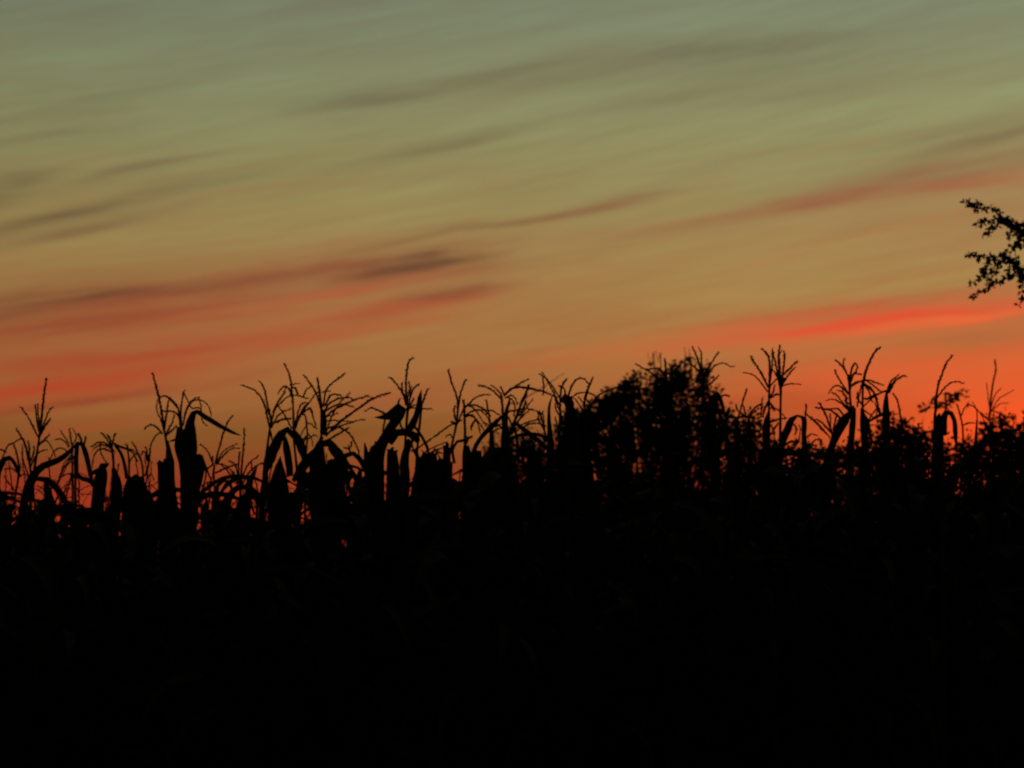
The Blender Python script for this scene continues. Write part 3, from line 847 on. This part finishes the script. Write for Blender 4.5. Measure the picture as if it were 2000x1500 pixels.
hero('corn plant with a low fan-shaped tassel in the red glow', R1,
     [(1630, 1000), (1628, 900), (1625, 845)], [(1625, 847), (1615, 816), (1606, 796), (1600, 787)],
     [[(1624, 846), (1606, 826), (1593, 819)], [(1622, 856), (1602, 832), (1584, 814)], [(1627, 840), (1632, 820), (1634, 808)], [(1622, 838), (1622, 822), (1622, 808)],
      [(1648, 822), (1625, 803), (1606, 798), (1593, 797)], [(1648, 812), (1640, 801), (1630, 798), (1614, 801)], [(1628, 842), (1637, 826), (1640, 814)]],
     [([(1612, 960), (1620, 890), (1634, 852), (1652, 822), (1668, 792)], [24, 18, 14, 14, 4], .1)])
hero('corn plant with curled tassel fingers, left half of the dense clump', R0,
     [(1664, 1000), (1666, 900), (1663, 810), (1660, 775), (1659, 745)], [(1660, 760), (1658, 742), (1657, 733)],
     [[(1658, 738), (1648, 720), (1638, 708), (1631, 702)], [(1653, 728), (1647, 712), (1650, 699)], [(1660, 742), (1664, 717), (1669, 710), (1675, 715), (1670, 730)],
      [(1657, 768), (1642, 745), (1633, 730), (1631, 722)], [(1657, 770), (1642, 755), (1632, 753), (1625, 758), (1619, 766)], [(1656, 780), (1645, 765), (1635, 763)],
      [(1660, 802), (1642, 782), (1635, 772), (1624, 766)], [(1662, 808), (1646, 790), (1630, 780), (1616, 781)], [(1660, 750), (1667, 732), (1673, 724)],
      [(1662, 790), (1652, 785), (1652, 775)], [(1661, 800), (1654, 790), (1654, 778)], [(1662, 755), (1674, 748), (1684, 742)]],
     [([(1660, 960), (1662, 880), (1666, 830), (1670, 796)], [16, 14, 13, 4], .1), ([(1664, 802), (1650, 815), (1638, 835), (1622, 870)], [6, 12, 14, 8], .1)], spike_r=.006)
hero('corn plant with a tall spike curving right out of the dense clump', R1,
     [(1690, 1000), (1688, 900), (1685, 810), (1685, 752)], [(1685, 754), (1690, 728), (1697, 710), (1705, 693), (1713, 682), (1721, 678)],
     [[(1687, 742), (1700, 743), (1712, 748), (1727, 752)], [(1686, 748), (1702, 759), (1710, 776), (1718, 802)], [(1684, 745), (1672, 746), (1658, 754)],
      [(1687, 740), (1705, 752), (1721, 766)], [(1674, 795), (1679, 767), (1683, 750)], [(1686, 778), (1698, 778), (1707, 774)], [(1686, 794), (1708, 774), (1729, 762)],
      [(1686, 800), (1697, 808), (1707, 817)], [(1688, 752), (1708, 768), (1714, 786), (1712, 812)], [(1692, 835), (1701, 812), (1716, 796)], [(1684, 732), (1675, 730), (1667, 731)],
      [(1686, 750), (1697, 764), (1704, 785)], [(1684, 790), (1676, 780), (1674, 766)]],
     [([(1688, 960), (1690, 880), (1688, 830), (1683, 797)], [18, 16, 15, 5], .1), ([(1684, 806), (1694, 822), (1700, 855)], [6, 9, 6], .2)], spike_r=.0055)
hero('corn plant with a dark sheathed top and two fingers bent right', R0,
     [(1732, 1000), (1732, 900), (1731, 820), (1732, 768)], [(1731, 772), (1740, 752), (1752, 741), (1762, 735), (1770, 734)],
     [[(1731, 770), (1738, 748), (1748, 738), (1756, 730)], [(1730, 764), (1712, 770), (1690, 779)], [(1736, 768), (1744, 752), (1750, 745)]],
     [([(1732, 960), (1732, 870), (1731, 810), (1731, 785), (1732, 762)], [22, 18, 14, 10, 4], .05), ([(1734, 808), (1720, 810), (1704, 819), (1696, 826)], [8, 7, 6, 2], .1),
      ([(1722, 812), (1715, 800), (1708, 785)], [6, 5, 2], .1)])
hero('corn plant with a single bowed spike just above the low foliage', R3,
     [(1762, 960), (1761, 880), (1760, 822)], [(1760, 824), (1756, 797), (1752, 781), (1744, 768)], [], [], low=5)
hero('corn plant with a beaded spike and one bowed finger, blade hooked beneath', R0,
     [(1826, 1000), (1826, 900), (1826, 806)], [(1827, 806), (1829, 775), (1833, 750), (1840, 730), (1849, 708), (1860, 694)],
     [[(1828, 780), (1845, 757), (1858, 747), (1868, 745), (1882, 749)], [(1826, 805), (1828, 788), (1828, 771)], [(1827, 806), (1826, 790), (1824, 774)]],
     [([(1834, 1000), (1833, 900), (1832, 850), (1832, 810)], [26, 26, 26, 24], .05), ([(1842, 850), (1843, 818), (1849, 806), (1858, 807), (1864, 820), (1866, 842), (1868, 872)], [16, 18, 13, 10, 9, 9, 4], .05),
      ([(1864, 855), (1870, 866), (1876, 872)], [4, 4, 2], .1)], spike_r=.0046)
hero('corn plant with two thin low fingers near the right edge', R3,
     [(1884, 960), (1882, 880), (1880, 832)], [(1880, 834), (1876, 812), (1869, 789)], [[(1878, 812), (1884, 796), (1893, 791), (1904, 796), (1916, 809), (1927, 832)],
      [(1908, 838), (1908, 805), (1900, 785)], [(1882, 830), (1892, 826), (1904, 826)], [(1916, 806), (1924, 815), (1932, 820)]], [([(1908, 920), (1906, 870), (1908, 820)], [10, 8, 3], .1)], low=5)
hero('soft-focus corn plant with a tall slim spike, farthest right', 13.6,
     [(1932, 1000), (1933, 900), (1933, 812)], [(1933, 814), (1935, 780), (1940, 745), (1945, 722), (1943, 702)],
     [[(1933, 800), (1929, 768), (1927, 748)], [(1934, 806), (1950, 780), (1965, 770), (1980, 762)], [(1934, 800), (1944, 770), (1956, 758)], [(1934, 806), (1953, 789), (1970, 788)],
      [(1934, 802), (1950, 806), (1972, 816)]], [], low=5, spike_r=.0062)


# ------------------------------------------------------------------ the field behind and below
def corn_proto(seed, H=2.1, tassel=True, blades=11):
    rng = random.Random(seed)
    e = ob('corn_plant', None)
    lean = Vector((rng.uniform(-.06, .06), rng.uniform(-.06, .06), 0))
    sh = H * (0.84 if tassel else 0.9)
    c = [Vector((lean.x * (z / sh) ** 2, lean.y * (z / sh) ** 2, z)) for z in [sh * i / 24 for i in range(25)]]
    mb = MB()
    tube(mb, c, [0.0130 * (1 - i / 24) + 0.0045 * i / 24 + (.0015 if i % 3 == 0 else 0) for i in range(25)], 6)
    ob('stalk', mb.mesh('stalk', M_STALK), e)
    a0 = rng.uniform(0, 6.28)
    for q in range(blades):
        h = 0.25 + (sh * 0.93 - 0.25) * q / (blades - 1)
        L = rng.uniform(.62, .88) * (1.0 if q < blades - 3 else 0.75)
        ob('leaf', arch_leaf(Vector((lean.x * (h / sh) ** 2, lean.y * (h / sh) ** 2, h)),
                             a0 + q * math.pi + rng.uniform(-.5, .5), L, rng.uniform(.066, .092), rng), e)
    put_ear(e, Vector((0, 0, sh * 0.5)), a0 + 1.2, rng)
    if tassel:
        top = c[-1]
        tip = top + Vector((rng.uniform(-.08, .08), rng.uniform(-.05, .05), H * 0.16))
        t = ob('tassel', spike_mesh('tassel', [top - Vector((0, 0, .04)), top.lerp(tip, .5) + Vector((rng.uniform(-.01, .01), 0, 0)), tip],
                                    rng, r0=.004, dens=170, L=.012, w=.0032, bare=.05), e)
        for k in range(rng.randint(6, 9)):
            a = k * 2.4 + rng.uniform(-.4, .4)
            d = Vector((math.cos(a), math.sin(a), 0))
            b = top + Vector((0, 0, .01 + .012 * k))
            L = rng.uniform(.14, .22)
            dr = rng.uniform(0.0, 0.16)
            pts = [b, b + d * L * .22 + Vector((0, 0, L * .42)), b + d * L * .5 + Vector((0, 0, L * .66 - dr * .3)),
                   b + d * L * .85 + Vector((0, 0, L * .7 - dr))]
            ob('tassel_branch', spike_mesh('tassel_branch', pts, rng, r0=.0026, dens=75, L=.012, w=.0028), t)
    return e


def kids(o):
    return [x for x in bpy.data.objects if x.parent == o]


def collect(o):
    return [(k, [g for g in KID.get(k.name, [])]) for k in KID.get(o.name, [])]


protos = [corn_proto(100 + i, 2.1, True) for i in range(6)] + [corn_proto(200 + i, 2.1, False, 13) for i in range(5)]
KID = {}
for x in bpy.data.objects:
    if x.parent:
        KID.setdefault(x.parent.name, []).append(x)
TREES = [collect(p) for p in protos]
used = set()


def place(i, loc, rz, s):
    if i not in used:
        used.add(i)
        r = protos[i]
    else:
        r = protos[i].copy()
        COL.objects.link(r)
        for ch, gs in TREES[i]:
            c = ch.copy(); COL.objects.link(c); c.parent = r
            for g in gs:
                d = g.copy(); COL.objects.link(d); d.parent = c
    r.location = loc
    r.rotation_euler = (0, 0, rz)
    r.scale = (1, 1, s)
    tag(r, 'corn plant lost in the black mass of the field below the skyline', 'corn plant', 'corn plants in the dark of the field')
    return r


def interp(tab, x):
    if x <= tab[0][0]:
        return tab[0][1]
    for (x0, y0), (x1, y1) in zip(tab, tab[1:]):
        if x <= x1:
            return y0 + (y1 - y0) * (x - x0) / (x1 - x0)
    return tab[-1][1]


# highest row of the picture that the plain plants may reach at each column
LIMIT = [(-300, 885), (60, 872), (140, 862), (250, 868), (330, 890), (420, 900), (480, 905), (540, 880), (620, 880),
         (700, 885), (800, 880), (900, 872), (1000, 865), (1120, 860), (1250, 850), (1400, 870), (1500, 850), (1600, 855),
         (1700, 840), (1850, 860), (2000, 850), (2300, 850)]
CANOPY = [(-300, 950), (60, 955), (140, 1000), (190, 955), (230, 940), (300, 925), (370, 930), (415, 1005), (490, 1010), (525, 935), (560, 905), (650, 895),
          (700, 905), (790, 890), (900, 885), (1000, 890), (1100, 905), (1300, 890), (1420, 905), (1500, 885), (1650, 880), (1850, 885), (2300, 880)]
fill = random.Random(5)
for row in range(6):
    Y = 8.55 + row * 0.76
    half = (1000 + 430) / FPX * Y
    n = int(2 * half / 0.225)
    for k in range(n + 1):
        x = -half + 2 * half * k / n + fill.uniform(-.07, .07)
        y = Y + fill.uniform(-.1, .1)
        px = 1000 + x / y * FPX * 1.0
        if (k + row) % 7 < 3 or (px < 520 and row > 1 and fill.random() < .5):
            lim = interp(LIMIT, px) + abs(fill.gauss(0, 22)) + (14 if row == 0 else 0)
            i = fill.randrange(6)
        else:
            lim = interp(CANOPY, px) + fill.gauss(0, 14) - 22
            i = 6 + fill.randrange(5)
        z = P(px, lim, y).z
        place(i, (x, y, 0), fill.uniform(0, 6.28), max(0.7, min(1.15, z / 2.1)))


# rows farther back: too many and too dark to tell apart
def far_rows():
    rng = random.Random(9)
    mb = MB()
    Y = 13.2
    while Y < 25:
        half = 1750 / FPX * Y
        n = int(2 * half / 0.24)
        for k in range(n):
            x, y = -half + 2 * half * k / n + rng.uniform(-.08, .08), Y + rng.uniform(-.12, .12)
            H = rng.uniform(1.74, 1.98) + (.12 if x > 0 else 0)
            tube(mb, [Vector((x, y, -.02)), Vector((x, y, H * .5)), Vector((x + rng.uniform(-.04, .04), y, H))], [.013, .010, .004], 4)
            a0 = rng.uniform(0, 6.28)
            for q in range(8):
                h = .3 + (H * .97 - .3) * q / 7
                a = a0 + q * math.pi + rng.uniform(-.5, .5)
                d, sd = Vector((math.cos(a), math.sin(a), 0)), Vector((-math.sin(a), math.cos(a), 0))
                L, w, dr = rng.uniform(.5, .75), rng.uniform(.030, .042), rng.uniform(.25, .6)
                b = len(mb.v)
                for i in range(6):
                    u = i / 5
                    p = Vector((x, y, h)) + d * (L * (u * .85 - .12 * u * u)) + Vector((0, 0, L * (1.15 * u - (1.0 + dr) * u * u)))
                    ww = w * (.5 + 2 * u if u < .25 else 1 - ((u - .25) / .75) ** 2) + .001
                    mb.v += [p - sd * ww, p - Vector((0, 0, ww * .3)), p + sd * ww]
                for i in range(5):
                    for e in (0, 1):
                        mb.f.append((b + i * 3 + e, b + i * 3 + e + 1, b + i * 3 + e + 4, b + i * 3 + e + 3))
        Y += .76
    o = ob('corn_field', mb.mesh('corn_field', M_LEAF))
    tag(o, 'black mass of farther corn rows behind the skyline plants', 'corn field', kind='stuff')


far_rows()

# ------------------------------------------------------------------ shrubs behind the corn
def leaf_quad(mb, p, d, L, w, rng):
    s = d.cross(Vector((rng.gauss(0, 1), rng.gauss(0, 1), rng.gauss(0, 1))))
    if s.length < 1e-4:
        s = d.orthogonal()
    s.normalize()
    n = d.cross(s) * (w * 0.35)
    b = len(mb.v)
    mb.v += [p, p + d * L * .45 + s * w + n, p + d * L, p + d * L * .45 - s * w + n, p + d * L * .5]
    mb.f += [(b, b + 1, b + 4), (b + 1, b + 2, b + 4), (b + 2, b + 3, b + 4), (b + 3, b, b + 4)]


def shrub(label, Y, outline, seed, twigs, leaves, leaf=0.05, spread=0.8, dense=0.0, shoots=(), kind='shrub', twig_len=0.5, thin=1.0, open_from=None):
    """a shrub whose crown follows the outline seen against the sky: stems fan out of one
    root, twigs end under the outline and carry the leaves"""
    rng = random.Random(seed)
    x0, x1 = outline[0][0], outline[-1][0]
    xm = (x0 + x1) / 2
    root = Vector((P(xm, 900, Y).x, Y, 0))
    e = ob(kind, None)
    e.location = root
    tag(e, label, kind, 'shrubs growing behind the corn')
    stem, fol = MB(), MB()
    k = Y / FPX
    for q in range(twigs):
        u = rng.random()
        px = x0 + (x1 - x0) * u
        top = interp(outline, px) + rng.gauss(0, 5)
        lay = q % 10
        dep = rng.uniform(-6, 24) if lay < 3 else rng.uniform(22, 100) if lay < 6 else rng.uniform(70, 430)
        th = thin if open_from is None or px > open_from else 1.7
        nl, tl = (leaves * .5 * th, twig_len * .42) if lay < 3 else (leaves * .7 * th, twig_len * .7) if lay < 6 else (leaves * 3.4, twig_len * 1.5)
        off = rng.uniform(-1, 1) * spread * (0.35 + 0.65 * min(1, dep / 120))
        tip = P(px, top + dep, Y) + Vector((0, off, 0)) - root
        st = Vector((tip.x * 0.25 + rng.uniform(-.06, .06), off * 0.3, max(0.0, tip.z * 0.35)))
        mid = st.lerp(tip, 0.55) + Vector((rng.uniform(-.08, .08), rng.uniform(-.08, .08), rng.uniform(0, .1)))
        c, us = catmull([Vector((rng.uniform(-.08, .08), rng.uniform(-.08, .08), 0)), st, mid, tip], 0.12)
        tube(stem, c, [0.013 * (1 - u) + 0.0016 for u in us], 4)
        ln_ = 0
        for h in range(int(nl)):
            t = 1 - (rng.random() ** 1.3) * min(0.8, tl / max(0.3, tip.z))
            x = t * (len(c) - 1)
            i = min(int(x), len(c) - 2)
            p = c[i].lerp(c[i + 1], x - i)
            d = Vector((rng.gauss(0, 1), rng.gauss(0, 1), rng.gauss(0.15, 0.8))).normalized()
            p = p + d * rng.uniform(0, 0.045)
            leaf_quad(fol, p, d, leaf * rng.uniform(.7, 1.25), leaf * rng.uniform(.24, .38), rng)
    for q in range(int((x1 - x0) / 9)):                # bare twig ends along the top
        px = x0 + (x1 - x0) * rng.random()
        ty = interp(outline, px)
        a, b = P(px + rng.uniform(-8, 8), ty + 40, Y) - root, P(px, ty - rng.uniform(0, 16), Y) - root
        off = Vector((0, rng.uniform(-.4, .4), 0))
        c, us = catmull([a + off, a.lerp(b, .5) + off + Vector((rng.uniform(-.02, .02), 0, 0)), b + off], .05)
        tube(stem, c, [.0035 * (1 - u) + .0014 for u in us], 4)
        for k in range(7):
            d = Vector((rng.gauss(0, 1), rng.gauss(0, 1), rng.gauss(.4, .6))).normalized()
            leaf_quad(fol, c[rng.randrange(len(c))], d, leaf * rng.uniform(.4, .75), leaf * .16, rng)
    for pts in shoots:
        c, us = catmull([Vector((0, 0, 0.5))] + [P(x, y, Y) - root for x, y in pts], 0.08)
        tube(stem, c, [0.006 * (1 - u) + 0.0022 for u in us], 4)
    ob('stems', stem.mesh('stems', M_BARK), e)
    tag(ob('foliage', fol.mesh('foliage', M_SHRUB, False), e), kind='stuff')
    return e


shrub('big rounded bush rising above the corn right of centre', 17.0,
      [(1085, 850), (1110, 815), (1150, 800), (1162, 788), (1195, 772), (1222, 748), (1240, 735), (1255, 722), (1268, 728), (1290, 738), (1308, 730),
       (1318, 706), (1330, 712), (1345, 702), (1360, 705), (1372, 712), (1384, 728), (1393, 755), (1404, 785), (1418, 808), (1438, 832), (1460, 860)],
      21, 380, 60, thin=1.05, open_from=1250, leaf=0.046, shoots=[[(1280, 740), (1271, 712), (1264, 688)], [(1292, 745), (1285, 708), (1281, 684)], [(1338, 710), (1339, 690), (1337, 678)], [(1350, 712), (1347, 690), (1346, 680)]])
shrub('low dark shrub showing between tassels left of the big bush', 17.2,
      [(940, 890), (958, 862), (975, 850), (1000, 845), (1020, 852), (1045, 846), (1070, 858), (1095, 870)], 22, 110, 50, leaf=0.05, spread=.5, shoots=[[(985, 850), (1018, 787), (1060, 757), (1103, 728)]])
shrub('open twiggy shrub with gaps right of the big bush', 13.6,
      [(1415, 850), (1430, 832), (1450, 820), (1470, 806), (1488, 812), (1506, 850)], 23, 80, 26, leaf=0.042, spread=.4)
shrub('low black shrub filling the gap under the arched corn blade', 14.8,
      [(1495, 880), (1520, 868), (1560, 872), (1600, 878), (1640, 872), (1670, 868), (1700, 860)], 24, 140, 46, thin=1.5, leaf=0.044, spread=.6)
shrub('sloping dark shrub right of the dense corn clump', 13.9,
      [(1690, 850), (1715, 832), (1742, 815), (1765, 822), (1785, 838), (1812, 850), (1850, 872), (1880, 880)], 25, 160, 42, thin=1.5, leaf=0.040, spread=.6)
shrub('shrub at the right edge with blurred leafy knobs', 15.2,
      [(1868, 880), (1880, 850), (1905, 862), (1926, 838), (1940, 815), (1952, 812), (1964, 828), (1974, 856), (1984, 815), (1993, 806), (2003, 840), (2030, 815), (2070, 830)],
      26, 180, 46, thin=1.4, leaf=0.045, spread=.6)


# a loose leafy sprig on a thin stem, out of focus between two tassels
def sprig():
    rng = random.Random(77)
    Y = 6.4
    root = Vector((P(1836, 900, Y).x, Y, 0))
    e = ob('sapling', None)
    e.location = root
    tag(e, 'blurred leafy sprig beside the beaded corn spike near the right edge', 'sapling')
    stem, fol = MB(), MB()
    c, us = catmull([Vector((0, 0, 0)), P(1834, 930, Y) - root, P(1838, 830, Y) - root, P(1850, 790, Y) - root, P(1878, 768, Y) - root], .1)
    tube(stem, c, [.006 * (1 - u) + .0014 for u in us], 5)
    for x, y, n, s in ((1868, 772, 34, 13), (1853, 780, 34, 12), (1835, 790, 20, 10), (1822, 787, 12, 7), (1806, 797, 16, 7), (1880, 763, 8, 5), (1848, 797, 14, 9)):
        tube(stem, [P(1845, 795, Y) - root, P(x, y, Y) - root], [.0016, .001], 4)
        for k in range(int(n * .7)):
            d = Vector((rng.gauss(0, 1), rng.gauss(0, 1), rng.gauss(0, .6))).normalized()
            p = P(x + rng.gauss(0, s * .8), y + rng.gauss(0, s * .4), Y + rng.gauss(0, .03)) - root
            leaf_quad(fol, p, d, .022 * rng.uniform(.7, 1.2), .006, rng)
    ob('stem', stem.mesh('stem', M_BARK), e)
    tag(ob('foliage', fol.mesh('foliage', M_SHRUB, False), e), kind='stuff')


sprig()


# ------------------------------------------------------------------ tree whose branch ends reach in from the right
def tree():
    rng = random.Random(31)
    Y = 13.0
    root = Vector((P(2420, 1000, Y).x, Y, 0))
    e = ob('tree', None)
    e.location = root
    tag(e, 'tree with drooping leafy branch ends reaching in from the right edge', 'tree')
    L = lambda x, y, o=0.0: P(x, y, Y + o) - root
    tr = MB()
    c, us = catmull([Vector((0, 0, -.05)), L(2415, 1200), L(2425, 900), L(2410, 600), L(2430, 350), L(2415, 100), L(2425, -100)], .2)
    tube(tr, c, [.16 * (1 - u) ** .8 + .02 for u in us], 9)
    ob('trunk', tr.mesh('trunk', M_BARK), e)
    fol = MB()
    limbs = [([(2415, 640), (2250, 540), (2100, 470), (2010, 462), (1975, 440), (1962, 428)], 0),
             ([(2415, 760), (2260, 650), (2120, 580), (2040, 560), (1998, 540), (1985, 520), (1975, 506)], .1),
             ([(2420, 500), (2280, 380), (2160, 320), (2060, 330)], -.4), ([(2420, 420), (2560, 330), (2700, 330)], .3),
             ([(2420, 640), (2600, 560), (2740, 560)], -.3), ([(2420, 260), (2330, 130), (2200, 90)], .5), ([(2420, 200), (2540, 80), (2640, 90)], -.2),
             ([(2415, 560), (2400, 420), (2380, 330)], 1.1), ([(2415, 600), (2440, 480), (2460, 400)], -1.2), ([(2415, 820), (2250, 760), (2120, 690), (2050, 660)], -.5)]
    for pts, off in limbs:
        n = len(pts) - 1
        c, us = catmull([L(x, y, off * i / n) for i, (x, y) in enumerate(pts)], .1)
        mb = MB()
        tube(mb, c, [.05 * (1 - u) + .005 for u in us], 6)
        ob('limb', mb.mesh('limb', M_BARK), e)
    # twigs that show in the picture: (curve, leaves per metre)
    twigs = [[(1962, 428), (1955, 421), (1953, 412), (1945, 408), (1930, 405)], [(1930, 405), (1912, 407), (1897, 403), (1881, 394)],
             [(1912, 400), (1905, 398), (1901, 396)], [(1965, 426), (1950, 426), (1935, 430), (1920, 434), (1905, 437)],
             [(1975, 442), (1958, 434), (1945, 440), (1934, 450), (1920, 459)], [(2003, 462), (1988, 448), (1975, 440), (1962, 428)], [(2010, 450), (1990, 436), (1980, 432)],
             [(1974, 446), (1973, 460), (1972, 472)], [(2012, 462), (1995, 470), (1976, 482)], [(1985, 455), (1990, 470), (2000, 485)],
             [(1986, 520), (1965, 503), (1945, 502), (1925, 503), (1905, 500), (1885, 496)], [(1960, 505), (1966, 496), (1968, 490)], [(1985, 512), (1985, 503), (1975, 505)],
             [(1946, 505), (1942, 522), (1940, 536)], [(1955, 508), (1955, 518), (1952, 526)], [(1935, 508), (1924, 528), (1912, 545), (1895, 553)], [(1925, 525), (1930, 540), (1933, 552)],
             [(1996, 524), (1985, 530), (1973, 540), (1950, 552), (1930, 562), (1912, 572), (1898, 577)], [(1972, 512), (1973, 528), (1972, 540)], [(1996, 530), (1998, 550), (1996, 570)],
             [(2010, 580), (2000, 585), (1989, 598)], [(1932, 552), (1940, 553)], [(2000, 530), (1990, 520), (1984, 516)]]
    heavy = {5: 3.2, 6: 2.5, 10: 1.6, 13: 1.6, 14: 2.2, 4: 1.6, 1: 1.3, 2: 1.8, 19: 1.6, 8: 1.8, 9: 1.6, 15: 1.3}
    tw = MB()
    for i, t in enumerate(twigs):
        o = rng.uniform(-.12, .12)
        c, us = catmull([L(x, y, o * k / len(t)) for k, (x, y) in enumerate(t)], .03)
        tube(tw, c, [.0045 * (1 - u) + .002 for u in us], 4)
        ln_ = sum((c[k + 1] - c[k]).length for k in range(len(c) - 1))
        for k in range(int(ln_ * 130 * heavy.get(i, 1.0)) + 3):
            x = rng.random() * (len(c) - 1)
            j = min(int(x), len(c) - 2)
            p = c[j].lerp(c[j + 1], x - j)
            d = Vector((rng.gauss(-.15, .8), rng.gauss(0, .7), rng.gauss(-.1, .6))).normalized()
            leaf_quad(fol, p + d * .004, d, .041 * rng.uniform(.6, 1.15), .0135 * rng.uniform(.7, 1.2), rng)
    # the rest of the crown, beyond the right edge
    for pts, off in limbs:
        n = len(pts) - 1
        c, us = catmull([L(x, y, off * i / n) for i, (x, y) in enumerate(pts)], .1)
        for q in range(26):
            u = rng.uniform(.25, 1)
            b = c[int(u * (len(c) - 1))]
            d = Vector((rng.gauss(0, .35), rng.gauss(0, .4), rng.gauss(.05, .3)))
            tip = b + d
            if min((tip + root).x - P(2045, 0, (tip + root).y).x, (b + root).x - P(2045, 0, (b + root).y).x) < .05:
                continue
            tube(tw, [b, b.lerp(tip, .5) + Vector((0, 0, .05)), tip], [.006, .004, .002], 4)
            for k in range(70):
                p = b.lerp(tip, rng.uniform(.15, 1.05)) + Vector((rng.gauss(0, .06), rng.gauss(0, .06), rng.gauss(0, .05)))
                if (p + root).x < P(2025, 0, (p + root).y).x:
                    continue
                leaf_quad(fol, p, Vector((rng.gauss(0, 1), rng.gauss(0, 1), rng.gauss(-.2, .8))).normalized(), .045 * rng.uniform(.7, 1.2), .014, rng)
    ob('twigs', tw.mesh('twigs', M_BARK), e)
    tag(ob('crown', fol.mesh('crown', M_SHRUB, False), e), kind='stuff')


tree()


# ------------------------------------------------------------------ far hedge along the back of the field
def hedge():
    rng = random.Random(3)
    fol = MB()
    for k in range(9000):
        x = rng.uniform(-26, 26)
        y = 46 + rng.uniform(-.9, .9)
        top = 2.1 + .35 * noise.noise(Vector((x * .35, 0, 0))) + .2 * noise.noise(Vector((x * 1.3, 3, 0)))
        z = top * (1 - rng.random() ** 1.6)
        leaf_quad(fol, Vector((x, y, z)), Vector((rng.gauss(0, 1), rng.gauss(0, 1), rng.gauss(0, .8))).normalized(), .30, .10, rng)
    tag(ob('far_hedge', fol.mesh('far_hedge', M_SHRUB, False)), 'dark hedge mass far behind the corn along the horizon', 'hedge', kind='stuff')


hedge()
